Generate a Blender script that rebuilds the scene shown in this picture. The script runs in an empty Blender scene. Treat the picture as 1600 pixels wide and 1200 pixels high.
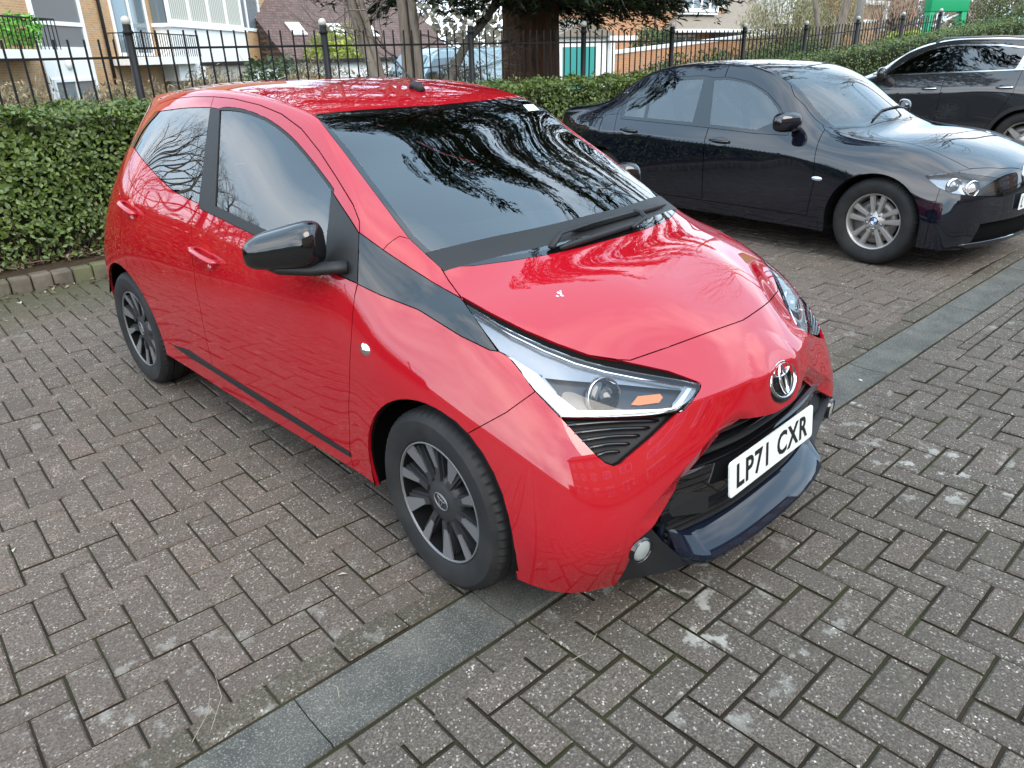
import bpy, bmesh, math, random
from mathutils import Vector, Matrix, Euler, interpolate
from mathutils.bvhtree import BVHTree
import numpy as np
SC = bpy.context.scene
COL = SC.collection
RNG = random.Random(7)
V = Vector
# ------------------------------------------------------------------ camera
CAM_POS = V((-0.0546, -2.1703, 1.5025))
CAM_R = Matrix(((0.75313206, -0.65741901, -0.02433824), (-0.2830769, -0.29045048, -0.91406017), (0.59385148, 0.6952976, -0.4048477)))
FOC = 1158.64                       # pixels on a 1600 x 1200 picture
cam_d = bpy.data.cameras.new('camera'); cam = bpy.data.objects.new('camera', cam_d); COL.objects.link(cam)
cam_d.sensor_width = 36; cam_d.lens = FOC / 1600 * 36; cam_d.clip_start = 0.05; cam_d.clip_end = 2000
_m = Matrix((CAM_R[0], -CAM_R[1], -CAM_R[2])).transposed().to_4x4(); _m.translation = CAM_POS
cam.matrix_world = _m
SC.camera = cam
# ------------------------------------------------------------------ sky and sun
SUN_EL, SUN_AZ = math.radians(40), math.radians(188)      # azimuth of the sun, clockwise from +Y
W = bpy.data.worlds.new('World'); SC.world = W; W.use_nodes = True
nt = W.node_tree; nt.nodes.clear()
def wn(t, **k):
    n = nt.nodes.new(t)
    for a, b in k.items(): setattr(n, a, b)
    return n
sky = wn('ShaderNodeTexSky', sky_type='NISHITA', sun_disc=False, sun_elevation=SUN_EL, sun_rotation=SUN_AZ, air_density=1.0, dust_density=1.6, ozone_density=1.0)
tc = wn('ShaderNodeTexCoord')
mp = wn('ShaderNodeMapping'); mp.inputs['Scale'].default_value = (1.0, 1.0, 1.9); mp.inputs['Location'].default_value = (3.1, 0.4, 0.0)
ns = wn('ShaderNodeTexNoise'); ns.inputs['Scale'].default_value = 1.5; ns.inputs['Detail'].default_value = 6; ns.inputs['Roughness'].default_value = 0.55
rp = wn('ShaderNodeValToRGB'); rp.color_ramp.elements[0].position = 0.42; rp.color_ramp.elements[1].position = 0.68
mx = wn('ShaderNodeMix', data_type='RGBA')
bg = wn('ShaderNodeBackground'); out = wn('ShaderNodeOutputWorld')
bg.inputs['Strength'].default_value = 0.15
L = nt.links.new
L(tc.outputs['Generated'], mp.inputs[0]); L(mp.outputs[0], ns.inputs['Vector']); L(ns.outputs['Fac'], rp.inputs[0])
mc = wn('ShaderNodeMix', data_type='RGBA'); mc.inputs[6].default_value = (5.5, 7.9, 10.2, 1); mc.inputs[7].default_value = (15.5, 15.8, 16.2, 1)      # thin haze to white cloud
mx.inputs[0].default_value = .86
L(rp.outputs[0], mc.inputs[0]); L(mc.outputs[2], mx.inputs[7]); L(sky.outputs[0], mx.inputs[6]); L(mx.outputs[2], bg.inputs[0]); L(bg.outputs[0], out.inputs[0])
sun_d = bpy.data.lights.new('sun', 'SUN'); sun_d.energy = 1.5; sun_d.angle = math.radians(42); sun_d.color = (1.0, 0.90, 0.76)
sun = bpy.data.objects.new('sun', sun_d); COL.objects.link(sun)
_d = V((math.sin(SUN_AZ) * math.cos(SUN_EL), math.cos(SUN_AZ) * math.cos(SUN_EL), math.sin(SUN_EL)))
sun.rotation_euler = _d.to_track_quat('Z', 'Y').to_euler()
SC.view_settings.view_transform = 'Standard'; SC.view_settings.look = 'None'; SC.view_settings.gamma = 1
SC.view_settings.use_curve_mapping = False; SC.view_settings.exposure = 0.88
SC.cycles.use_denoising = True
SC.cycles.max_bounces = 8; SC.cycles.transparent_max_bounces = 16
# ------------------------------------------------------------------ helpers: objects
def empty(name, loc, rz=0, label=None, cat=None, group=None):
    o = bpy.data.objects.new(name, None); COL.objects.link(o); o.location = loc; o.rotation_euler = (0, 0, rz)
    o.empty_display_size = 0.2
    return tag(o, label, cat, group)
def tag(o, label=None, cat=None, group=None, kind=None):
    if label: o['label'] = label
    if cat: o['category'] = cat
    if group: o['group'] = group
    if kind: o['kind'] = kind
    return o
def link(name, me, mat=None, parent=None):
    o = bpy.data.objects.new(name, me); COL.objects.link(o)
    if mat is not None and not me.materials:
        for m in (mat if isinstance(mat, (list, tuple)) else [mat]): me.materials.append(m)
    if parent is not None: o.parent = parent
    return o
def copy_tree(o, parent=None):
    c = o.copy(); COL.objects.link(c); c.parent = parent
    for ch in list(o.children): copy_tree(ch, c)
    return c
class MB:
    """collects shapes, builds one mesh object"""
    def __init__(s): s.v = []; s.f = []; s.sm = []; s.mi = []
    def add(s, vs, fs, smooth=False, mi=0):
        n = len(s.v); s.v += [tuple(v) for v in vs]; s.f += [tuple(i + n for i in f) for f in fs]
        s.sm += [smooth] * len(fs); s.mi += [mi] * len(fs); return s
    def box(s, a, b, mi=0, M=None, bev=0.0):
        x0, y0, z0 = a; x1, y1, z1 = b
        if bev <= 0:
            vs = [V((x, y, z)) for z in (z0, z1) for y in (y0, y1) for x in (x0, x1)]
            fs = [(0, 2, 3, 1), (4, 5, 7, 6), (0, 1, 5, 4), (2, 6, 7, 3), (0, 4, 6, 2), (1, 3, 7, 5)]
        else:
            bm = bmesh.new(); bmesh.ops.create_cube(bm, size=1)
            for v in bm.verts: v.co = V(((x0 + x1) / 2 + v.co.x * (x1 - x0), (y0 + y1) / 2 + v.co.y * (y1 - y0), (z0 + z1) / 2 + v.co.z * (z1 - z0)))
            bmesh.ops.bevel(bm, geom=list(bm.edges), offset=bev, segments=2, profile=0.6, affect='EDGES')
            bm.verts.index_update(); vs = [v.co.copy() for v in bm.verts]; fs = [[v.index for v in f.verts] for f in bm.faces]; bm.free()
        if M is not None: vs = [M @ v for v in vs]
        return s.add(vs, fs, bev > 0, mi)
    def tube(s, pts, r, n=8, mi=0, cap=True, smooth=True, flat=None):
        pts = [V(p) for p in pts]; rs = r if isinstance(r, (list, tuple)) else [r] * len(pts)
        vs = []; up = V((0, 0, 1)); prev = None
        for i, p in enumerate(pts):
            d = (pts[min(i + 1, len(pts) - 1)] - pts[max(i - 1, 0)])
            d = d.normalized() if d.length > 1e-9 else V((0, 0, 1))
            if prev is None:
                a = d.cross(up if abs(d.z) < 0.95 else V((1, 0, 0))).normalized()
            else:
                a = (prev - d * prev.dot(d)); a = a.normalized() if a.length > 1e-6 else d.orthogonal().normalized()
            prev = a; b = d.cross(a)
            for k in range(n):
                t = 2 * math.pi * (k + .5) / n
                vs.append(p + (a * math.cos(t) + b * math.sin(t) * (flat or 1)) * rs[i])
        fs = [(i * n + k, i * n + (k + 1) % n, (i + 1) * n + (k + 1) % n, (i + 1) * n + k) for i in range(len(pts) - 1) for k in range(n)]
        if cap: fs += [tuple(range(n - 1, -1, -1)), tuple((len(pts) - 1) * n + k for k in range(n))]
        return s.add(vs, fs, smooth, mi)
    def lathe(s, prof, n=32, M=None, mi=0, smooth=True, closed=False):
        """prof: (r, h) revolved about the local Z axis"""
        vs = []
        for r, h in prof:
            for k in range(n):
                t = 2 * math.pi * k / n; vs.append(V((r * math.cos(t), r * math.sin(t), h)))
        m = len(prof); rng = range(m if closed else m - 1)
        fs = [(i * n + k, i * n + (k + 1) % n, ((i + 1) % m) * n + (k + 1) % n, ((i + 1) % m) * n + k) for i in rng for k in range(n)]
        if M is not None: vs = [M @ v for v in vs]
        return s.add(vs, fs, smooth, mi)
    def prism(s, poly, h0, h1, M=None, mi=0, smooth=False):
        """poly (x, y) extruded along local Z from h0 to h1"""
        n = len(poly); vs = [V((x, y, h0)) for x, y in poly] + [V((x, y, h1)) for x, y in poly]
        fs = [tuple(range(n - 1, -1, -1)), tuple(range(n, 2 * n))] + [(k, (k + 1) % n, n + (k + 1) % n, n + k) for k in range(n)]
        if M is not None: vs = [M @ v for v in vs]
        return s.add(vs, fs, smooth, mi)
    def mesh(s, name, mats=None):
        me = bpy.data.meshes.new(name); me.from_pydata(s.v, [], s.f)
        me.polygons.foreach_set('use_smooth', s.sm); me.polygons.foreach_set('material_index', s.mi)
        for m in (mats if isinstance(mats, (list, tuple)) else [mats] if mats else []): me.materials.append(m)
        me.validate(); me.update(); return me
    def build(s, name, mats, parent=None, auto=None):
        me = s.mesh(name, mats)
        if auto is not None: me.set_sharp_from_angle(angle=math.radians(auto))
        return link(name, me, None, parent)
# ------------------------------------------------------------------ helpers: materials
def mat(name, col=(.5, .5, .5), rough=.5, metal=0., spec=.5, coat=0., coat_rough=.03, emit=None):
    m = bpy.data.materials.new(name); m.use_nodes = True; b = m.node_tree.nodes['Principled BSDF']
    b.inputs['Base Color'].default_value = (*col, 1); b.inputs['Roughness'].default_value = rough
    b.inputs['Metallic'].default_value = metal; b.inputs['Specular IOR Level'].default_value = spec
    b.inputs['Coat Weight'].default_value = coat; b.inputs['Coat Roughness'].default_value = coat_rough
    return m
class NG:
    def __init__(s, m): s.m = m; s.t = m.node_tree; s.b = s.t.nodes['Principled BSDF']
    def n(s, t, ins=None, **k):
        n = s.t.nodes.new(t)
        for a, b in k.items(): setattr(n, a, b)
        for a, b in (ins or {}).items():
            if isinstance(b, bpy.types.NodeSocket): s.t.links.new(b, n.inputs[a])
            else: n.inputs[a].default_value = b
        return n
    def l(s, a, b): s.t.links.new(a, b)
    def noise(s, scale, detail=3, rough=.5, vec=None, **k):
        n = s.n('ShaderNodeTexNoise', {'Scale': scale, 'Detail': detail, 'Roughness': rough})
        if vec is not None: s.l(vec, n.inputs['Vector'])
        return n.outputs['Fac']
    def ramp(s, fac, stops):
        r = s.n('ShaderNodeValToRGB'); e = r.color_ramp.elements
        while len(e) < len(stops): e.new(.5)
        for q, (p, c) in zip(e, stops):
            q.position = p; q.color = (c, c, c, 1) if isinstance(c, (int, float)) else (*c, 1)
        s.l(fac, r.inputs[0]); return r.outputs[0]
    def mix(s, f, a, b, mode='MIX'):
        m = s.n('ShaderNodeMix', data_type='RGBA', blend_type=mode)
        for i, v in ((0, f), (6, a), (7, b)):
            if isinstance(v, bpy.types.NodeSocket): s.l(v, m.inputs[i])
            else: m.inputs[i].default_value = v if i == 0 else ((*v, 1) if len(v) == 3 else v)
        return m.outputs[2]
    def math(s, op, a, b=0.):
        m = s.n('ShaderNodeMath', operation=op)
        for i, v in enumerate((a, b)):
            if isinstance(v, bpy.types.NodeSocket): s.l(v, m.inputs[i])
            else: m.inputs[i].default_value = v
        return m.outputs[0]
    def obj(s): return s.n('ShaderNodeTexCoord').outputs['Object']
    def pos(s): return s.n('ShaderNodeNewGeometry').outputs['Position']
    def rnd(s): return s.n('ShaderNodeObjectInfo').outputs['Random']
    def bump(s, h, strength=.3, dist=.01):
        b = s.n('ShaderNodeBump', {'Strength': strength, 'Distance': dist, 'Height': h}); s.l(b.outputs[0], s.b.inputs['Normal'])
    def col(s, c): s.l(c, s.b.inputs['Base Color'])
    def rough(s, c): s.l(c, s.b.inputs['Roughness'])
def glass_mat(name, tint, ior=1.5, refl=(1, 1, 1)):
    """thin window pane: fresnel reflection over a tinted see-through sheet"""
    m = bpy.data.materials.new(name); m.use_nodes = True; t = m.node_tree; t.nodes.clear()
    o = t.nodes.new('ShaderNodeOutputMaterial'); tr = t.nodes.new('ShaderNodeBsdfTransparent'); gl = t.nodes.new('ShaderNodeBsdfGlossy')
    fr = t.nodes.new('ShaderNodeFresnel'); mi = t.nodes.new('ShaderNodeMixShader')
    tr.inputs[0].default_value = (*tint, 1); gl.inputs[0].default_value = (*refl, 1); gl.inputs['Roughness'].default_value = 0.004
    fr.inputs['IOR'].default_value = ior
    t.links.new(fr.outputs[0], mi.inputs[0]); t.links.new(tr.outputs[0], mi.inputs[1]); t.links.new(gl.outputs[0], mi.inputs[2]); t.links.new(mi.outputs[0], o.inputs[0])
    return m
# ================================================================== GROUND
PITCH = 0.1015
def paver_mat(name, base, lichen, moss=False):
    m = mat(name, base, .9, spec=.25); g = NG(m); P = g.pos()
    isl = g.n('ShaderNodeNewGeometry').outputs['Random Per Island']
    r = g.math('FRACT', g.math('ADD', g.rnd(), isl))
    n1 = g.noise(2.2, 4, .6, P); n2 = g.noise(150, 2.5, .7, P); n3 = g.noise(14, 5, .65, P)
    v = g.n('ShaderNodeTexVoronoi', {'Scale': 210.0}); g.l(P, v.inputs['Vector'])
    c = g.mix(r, tuple(k * .78 for k in base), tuple(k * 1.2 for k in base))
    c = g.mix(g.ramp(r, [(.0, 0), (.7, .0), (1, .45)]), c, (base[0] * 1.1, base[1] * .88, base[2] * .86))
    c = g.mix(g.math('MULTIPLY', g.ramp(n1, [(.35, 0), (.7, 1)]), .35), c, (.085, .092, .062))
    c = g.mix(g.ramp(n2, [(.40, .92), (.53, 0)]), c, tuple(k * .32 for k in base))
    c = g.mix(g.ramp(n2, [(.57, 0), (.68, .6)]), c, (.33, .29, .24))
    c = g.mix(g.math('MULTIPLY', g.ramp(v.outputs['Color'], [(.84, 0), (.88, 1)]), .85), c, (.52, .49, .44))
    c = g.mix(g.ramp(n3, [(.42, .0), (.32, .45)]), c, tuple(k * .5 for k in base))
    # pale lichen: blotches grouped in patches
    n4 = g.noise(9.0, 6, .62, P); n5 = g.noise(.9, 2, .5, P)
    li = g.math('MULTIPLY', g.ramp(n4, [(.575, 0), (.63, 1)]), g.ramp(n5, [(.50, 0), (.64, 1)]))
    c = g.mix(g.math('MULTIPLY', li, lichen), c, (.46, .46, .42))
    c = g.mix(g.math('MULTIPLY', g.ramp(g.noise(.75, 5, .6, P), [(.46, 0), (.72, 1)]), .38), c, tuple(k * .45 for k in base))        # old oil and tyre dirt
    if moss:
        sx = g.n('ShaderNodeSeparateXYZ'); g.l(P, sx.inputs[0]); yy = g.math('ADD', sx.outputs[1], g.math('MULTIPLY', g.noise(2.5, 5, .65, P), 1.5))
        mr = g.n('ShaderNodeMapRange', {'Value': yy, 'From Min': 3.7, 'From Max': 4.9}); c = g.mix(g.math('MULTIPLY', mr.outputs[0], .72), c, (.052, .055, .022))
    g.col(c)
    g.bump(g.math('ADD', g.math('MULTIPLY', n2, .7), n3), .9, .006)
    return m
M_BAY = paver_mat('bay_paver', (.172, .136, .113), .32, True)
M_ROAD = paver_mat('road_paver', (.140, .118, .100), .7)
M_EDGE = paver_mat('edging_block', (.128, .108, .082), .3)
M_CHAN = mat('channel_concrete', (.13, .14, .14), .85, spec=.3); g = NG(M_CHAN); P = g.pos()
_n = g.noise(5, 5, .65, P); _s = g.noise(200, 2, .6, P)
c = g.mix(g.ramp(_n, [(.35, 0), (.65, 1)]), (.052, .052, .047), (.104, .099, .086))
c = g.mix(g.ramp(_s, [(.54, 0), (.66, .7)]), c, (.22, .22, .20)); c = g.mix(g.ramp(_s, [(.3, .6), (.45, 0)]), c, (.04, .045, .045)); g.col(c); g.bump(_s, .8, .004)
M_SOIL = mat('joint_soil', (.020, .017, .013), .95, spec=.1); g = NG(M_SOIL); P = g.pos()
c = g.mix(g.ramp(g.noise(3, 4, .6, P), [(.45, 0), (.62, 1)]), (.027, .022, .016), (.034, .036, .017)); g.col(c)
M_LAND = mat('verge_grass_and_tarmac', (.06, .065, .05), .95, spec=.1); g = NG(M_LAND)
g.col(g.mix(g.noise(.6, 5, .6, g.pos()), (.05, .05, .045), (.08, .085, .05)))
def paver_mesh(name, lx, ly, m, h=.05, ch=.006):
    mb = MB(); a, b = lx / 2, ly / 2
    ring = lambda x, y, z: [(-x, -y, z), (x, -y, z), (x, y, z), (-x, y, z)]
    vs = ring(a, b, -h) + ring(a, b, -ch) + ring(a - ch * .9, b - ch * .9, 0)
    fs = [(8, 9, 10, 11)] + [(i + 4 * j, (i + 1) % 4 + 4 * j, (i + 1) % 4 + 4 * (j + 1), i + 4 * (j + 1)) for j in (1, 0) for i in range(4)]
    mb.add(vs, fs[:5]); mb.add(vs, fs[5:], mi=1)
    return mb.mesh(name, [m, M_SOIL])
def to_cam_px(p):
    q = CAM_R @ (V(p) - CAM_POS)
    return None if q.z < .05 else (800 + FOC * q.x / q.z, 600 + FOC * q.y / q.z, q.z)
def add_block(mb, me, Mx):
    n = len(mb.v); mb.v += [tuple(Mx @ v.co) for v in me.vertices]
    for p in me.polygons: mb.f.append(tuple(i + n for i in p.vertices)); mb.sm.append(False); mb.mi.append(p.material_index)
def lay(parent, blocks, meshes, partname, limit=300, sg=1):
    """blocks: (x, y, rot, kind). The nearest in the frame become parts, the rest one mesh."""
    sc = []
    for i, (x, y, r, k) in enumerate(blocks):
        p = to_cam_px((x, y, 0)); ok = p and -40 < p[0] < 1640 and 200 < p[1] < 1240
        sc.append((p[2] if ok else 1e3, i))
    sc.sort(); near = set([i for d, i in sc if d < 900 and blocks[i][3] != 'cut'][:limit]); rest = MB()
    for i, (x, y, r, k) in enumerate(blocks):
        if k == 'cut':
            me = meshes['half']; yy = y + sg * (.05 - r / 2); [None for _ in ()]; Mx = Matrix.Translation((x, yy, -.001)) @ Matrix.Diagonal((1, (r - .006) / .0955, 1, 1)); add_block(rest, me, Mx); continue
        Mx = Matrix.Translation((x, y, RNG.uniform(-.0045, .002))) @ Euler((RNG.gauss(0, .006), RNG.gauss(0, .006), r + RNG.gauss(0, .008))).to_matrix().to_4x4()
        if i in near:
            o = link(partname, meshes[k], None, parent); o.matrix_local = Mx
        else:
            me = meshes[k]; add_block(rest, me, Mx)
    if rest.v:
        o = rest.build(partname + '_field', list(meshes[next(iter(meshes))].materials), parent); o['kind'] = 'stuff'
def herring(tfm, inside, nx, ny, cutf=None):
    """block centres of a 2:1 herringbone; blocks cut by the edge become half blocks"""
    out = []
    for i in range(*nx):
        for j in range(*ny):
            r = (i - j) % 4
            if r == 1: cells, c, rot = ((i, j), (i + 1, j)), (i + 1, j + .5), 0
            elif r == 3 and (i - j - 1) % 4 == 2: cells, c, rot = ((i, j), (i, j - 1)), (i + .5, j), math.pi / 2
            else: continue
            ins = [inside(*tfm(a + .5, b + .5)) for a, b in cells]
            for (a, b), q in zip(cells, ins):
                if not q and cutf:
                    x, y = tfm(a + .5, b + .5); d = cutf(x, y)
                    if .022 < d < .1: out.append((x, y, d, 'cut'))
            if not any(ins): continue
            th = tfm(1, 0)[0] - tfm(0, 0)[0], tfm(1, 0)[1] - tfm(0, 0)[1]; rr = rot + math.atan2(th[1], th[0])
            if all(ins): x, y = tfm(*c); out.append((x, y, rr, 'whole'))
            else:
                a, b = cells[0] if ins[0] else cells[1]; x, y = tfm(a + .5, b + .5); out.append((x, y, rr, 'half'))
    return out
land = MB(); land.add([(-400, -400, -.06), (400, -400, -.06), (400, 400, -.06), (-400, 400, -.06)], [(0, 1, 2, 3)])
tag(land.build('ground', M_LAND), kind='structure')
SLP = .030
yb = lambda x: -.712 + SLP * x              # bay side of the channel
def bed(name, pts, z): 
    mb = MB(); mb.add([(x, y, z) for x, y in pts], [tuple(range(len(pts)))]); return tag(mb.build(name, M_SOIL), kind='structure')
XA, XB = -6.0, 16.0
bay = bed('bay_paving', [(XA, yb(XA) + .0, -.016), (XB, yb(XB), -.016), (XB, 4.30, -.016), (XA, 4.12, -.016)] and [(XA, yb(XA)), (XB, yb(XB)), (XB, 4.5), (XA, 4.05)], -.010)
road = bed('road_paving', [(XA, -7.0), (XB, -7.0), (XB, yb(XB) - .208), (XA, yb(XA) - .208)], -.011)
yk = lambda x: 4.17 + .02 * x
b_in = lambda x, y: y > yb(x) + .118 and y < yk(x) - .02 and XA < x < XB
r_in = lambda x, y: y < yb(x) - .324 and y > -7.0 and XA < x < XB
t1 = lambda a, b: (a * PITCH, b * PITCH)
_c, _s = math.cos(.0358), math.sin(.0358)
def t2(u, v): X, Y = v * PITCH, -u * PITCH; return (1.692 + _c * X - _s * Y, -1.457 + _s * X + _c * Y)
lay(bay, herring(t1, b_in, (-60, 160), (-9, 46), lambda x, y: y + .0505 - (yb(x) + .110)), {'whole': paver_mesh('paver', .1968, .0957, M_BAY), 'half': paver_mesh('half_paver', .0957, .0957, M_BAY)}, 'paver')
lay(road, herring(t2, r_in, (-12, 56), (-80, 145), lambda x, y: (yb(x) - .316) - (y - .0505) if y > -2 else 0), {'whole': paver_mesh('road_paver', .1935, .0925, M_ROAD), 'half': paver_mesh('half_road_paver', .0925, .0925, M_ROAD)}, 'paver', sg=-1)
ang = math.atan(SLP)
def course(y_off, x0, x1, step, jit=0.): 
    o = []; x = x0
    while x < x1: o.append((x + RNG.uniform(-jit, jit), yb(x) + y_off, ang, 'whole')); x += step
    return o
lay(bay, course(.056, XA, XB, 2 * PITCH), {'whole': paver_mesh('edging_block', .197, .0965, M_EDGE)}, 'edging_block', 60)
lay(road, course(-.265, XA + .07, XB, 2 * PITCH), {'whole': paver_mesh('road_edging_block', .196, .0955, M_ROAD)}, 'edging_block', 60)
# dark channel stones between bay and road, each one dished a little
chan = bed('drainage_channel', [(XA, yb(XA) - .001), (XB, yb(XB) - .001), (XB, yb(XB) - .207), (XA, yb(XA) - .207)], -.011); chan.name = 'drainage_channel'
x = XA + .13
while x < XB:
    ln = RNG.choice((.6, .6, .45, .9)); mb = MB(); a, w = ln / 2 - .002, .100
    n = 9; prof = [(-w, -.04), (-w, -.006), (-w + .006, .001)] + [(-w + .006 + (2 * w - .012) * k / n, .001 - .007 * math.sin(math.pi * k / n)) for k in range(1, n)] + [(w - .006, .001), (w, -.006), (w, -.04)]
    m_ = len(prof); vs = [(-a, q, z) for q, z in prof] + [(a, q, z) for q, z in prof]
    mb.add(vs, [(i, i + m_, i + 1 + m_, i + 1) for i in range(m_ - 1)] + [tuple(range(m_)), tuple(range(2 * m_ - 1, m_ - 1, -1))], True)
    o = mb.build('channel_stone', M_CHAN, chan, auto=40); o.location = (x + ln / 2, yb(x + ln / 2) - .104, RNG.uniform(-.002, .001)); o.rotation_euler = (0, 0, ang + RNG.gauss(0, .003)); x += ln
# upstand kerb of small blocks along the hedge
M_KERB = mat('kerb_block', (.2, .19, .16), .9, spec=.25); g = NG(M_KERB); P = g.pos(); _n = g.noise(7, 5, .65, P)
c = g.mix(g.ramp(_n, [(.35, 0), (.65, 1)]), (.085, .070, .053), (.14, .12, .096)); c = g.mix(g.ramp(g.noise(3.1, 4, .6, P), [(.5, 0), (.68, .75)]), c, (.10, .11, .045)); g.col(c); g.bump(g.noise(120, 3, .6, P), .8, .005)
kerb = MB(); kerb.add([(XA, yk(XA) + .02, -.02), (XB, yk(XB) + .02, -.02), (XB, yk(XB) + .12, -.02), (XA, yk(XA) + .12, -.02)], [(0, 1, 2, 3)])
kerb = tag(kerb.build('kerb', M_SOIL), kind='structure')
kb = MB(); kb.box((-.066, -.06, -.1), (.066, .06, .10), bev=.016); kme = kb.mesh('kerb_block', M_KERB)
x = XA
while x < XB:
    o = link('kerb_block', kme, None, kerb); o.location = (x, yk(x) + .07, RNG.uniform(-.006, .006)); o.rotation_euler = (RNG.gauss(0, .03), RNG.gauss(0, .01), .02 + RNG.gauss(0, .02)); x += .139
M_MULCH = mat('leaf_litter_soil', (.05, .035, .022), .95, spec=.1); g = NG(M_MULCH); P = g.pos()
g.col(g.mix(g.noise(22, 6, .7, P), (.025, .018, .012), (.10, .07, .045))); g.bump(g.noise(30, 5, .7, P), 1., .03)
mb = MB(); mb.add([(XA, yk(XA) + .12, .09), (XB, yk(XB) + .12, .09), (XB, 8.6, .12), (XA, 8.6, .12)], [(0, 1, 2, 3)]); tag(mb.build('flower_bed', M_MULCH), kind='structure')
# ================================================================== CAR BODIES
# A body is a smooth cage (top strip T from nose to tail, side strip S), subdivided, then cut along its panel lines into separate parts.
FRONT, BONNET, SCREEN, ROOF, REAR, SIDE = range(6)
def shell(T, S, nfront, iscreen, iroof, irear, levels=3, crease=(), rows=(), across=()):
    """T rows of 4 points (x, w, z) centre -> edge; S rows per station of inner points j1..j5. Returns a bmesh of the right half (y < 0)."""
    vs, fs, pid, edge_cr = [], [], [], []
    def add(p): vs.append(V((p[0], -p[1], p[2]))); return len(vs) - 1
    Ti = [[add(p) for p in row] for row in T]
    mir = {}
    def other(i):
        p = vs[i]
        if abs(p.y) < 1e-9: return i
        if i not in mir: vs.append(V((p.x, -p.y, p.z))); mir[i] = len(vs) - 1
        return mir[i]
    nT = len(T); NS = len(S)                       # station k of S sits on T row nfront + k
    def patch_of(k): return FRONT if k < nfront else BONNET if k < iscreen else SCREEN if k < iroof else ROOF if k < irear else REAR
    quads = [((Ti[k][l], Ti[k + 1][l], Ti[k + 1][l + 1], Ti[k][l + 1]), patch_of(k)) for k in range(nT - 1) for l in range(3)]
    G = []
    for i in range(NS):
        top = Ti[nfront + i][3]
        if i == 0: G.append([Ti[nfront - j][3] for j in range(nfront + 1)])
        elif i == NS - 1: G.append([Ti[nfront + i + j][3] for j in range(nfront + 1)])
        else: G.append([top] + [add(p) for p in S[i]])
    quads += [((G[i][j], G[i + 1][j], G[i + 1][j + 1], G[i][j + 1]), SIDE) for i in range(NS - 1) for j in range(nfront)]
    nhalf = len(vs)
    for q, p in list(quads): fs.append(q); pid.append(p)
    for q, p in quads: fs.append(tuple(other(i) for i in reversed(q))); pid.append(p)
    me = bpy.data.meshes.new('cage'); me.from_pydata([tuple(v) for v in vs], [], fs)
    me.polygons.foreach_set('material_index', pid)
    for k in range(6): me.materials.append(None)
    me.update()
    at = me.attributes.new('crease_edge', 'FLOAT', 'EDGE')
    ck = {}
    for (k0, k1, w) in crease:                    # along the T/S seam
        for k in range(k0, k1):
            a, b = Ti[k][3], Ti[k + 1][3]; ck[frozenset((a, b))] = w; ck[frozenset((other(a), other(b)))] = w
    for (k, l1, w) in across:                     # across the top, e.g. the edge of the nose
        for l in range(l1):
            a, b = Ti[k][l], Ti[k][l + 1]; ck[frozenset((a, b))] = w; ck[frozenset((other(a), other(b)))] = w
    for (j, i0, i1, w) in rows:                   # along a character line of the side
        for i in range(i0, i1):
            a, b = G[i][j], G[i + 1][j]; ck[frozenset((a, b))] = w; ck[frozenset((other(a), other(b)))] = w
    for e in me.edges:
        w = ck.get(frozenset(e.vertices))
        if w: at.data[e.index].value = w
    o = bpy.data.objects.new('cage', me); COL.objects.link(o)
    md = o.modifiers.new('s', 'SUBSURF'); md.levels = 1; md.boundary_smooth = 'ALL'
    want = np.array([tuple(v) for v in vs]); cur = want.copy()
    for it in range(14):
        me.vertices.foreach_set('co', cur.ravel()); me.update()
        dg = bpy.context.evaluated_depsgraph_get(); dg.update(); em = o.evaluated_get(dg).to_mesh()
        a = np.empty(len(em.vertices) * 3); em.vertices.foreach_get('co', a); a = a.reshape(-1, 3)[:len(vs)]
        o.evaluated_get(dg).to_mesh_clear(); cur = cur + (want - a) * (.8 if it < 12 else .5)
    md.levels = levels; me.vertices.foreach_set('co', cur.ravel()); me.update()
    dg = bpy.context.evaluated_depsgraph_get(); dg.update(); em = o.evaluated_get(dg).to_mesh()
    bm = bmesh.new(); bm.from_mesh(em); o.evaluated_get(dg).to_mesh_clear()
    bpy.data.objects.remove(o); bpy.data.meshes.remove(me)
    full = bm.copy()
    bmesh.ops.delete(bm, geom=[f for f in bm.faces if f.calc_center_median().y > 1e-5], context='FACES')
    for v in bm.verts:
        if abs(v.co.y) < 1e-4: v.co.y = 0
    bm.normal_update()
    return bm, full
class Proj:
    """a flat view in which panel lines are drawn: side (x, z), front (y, z), top (x, y) or the photograph's own view"""
    def __init__(s, kind, M=None): s.kind = kind; s.M = M
    def __call__(s, p):
        if s.kind == 'side': return (p.x, p.z)
        if s.kind == 'front': return (p.y, p.z)
        if s.kind == 'top': return (p.x, p.y)
        q = CAM_R @ (s.M @ p - CAM_POS); z = max(q.z, .05)
        return (800 + FOC * q.x / z, 600 + FOC * q.y / z)
    def plane(s, a, b):
        if s.kind == 'side': d = V((b[0] - a[0], 0, b[1] - a[1])); return V((a[0], 0, a[1])), d.cross(V((0, 1, 0))).normalized()
        if s.kind == 'front': d = V((0, b[0] - a[0], b[1] - a[1])); return V((0, a[0], a[1])), d.cross(V((1, 0, 0))).normalized()
        if s.kind == 'top': d = V((b[0] - a[0], b[1] - a[1], 0)); return V((a[0], a[1], 0)), d.cross(V((0, 0, 1))).normalized()
        R_ = (s.M.to_3x3().inverted() @ CAM_R.transposed()); o = s.M.inverted() @ CAM_POS
        ra = R_ @ V(((a[0] - 800) / FOC, (a[1] - 600) / FOC, 1)); rb = R_ @ V(((b[0] - 800) / FOC, (b[1] - 600) / FOC, 1))
        return o, ra.cross(rb).normalized()
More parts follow.
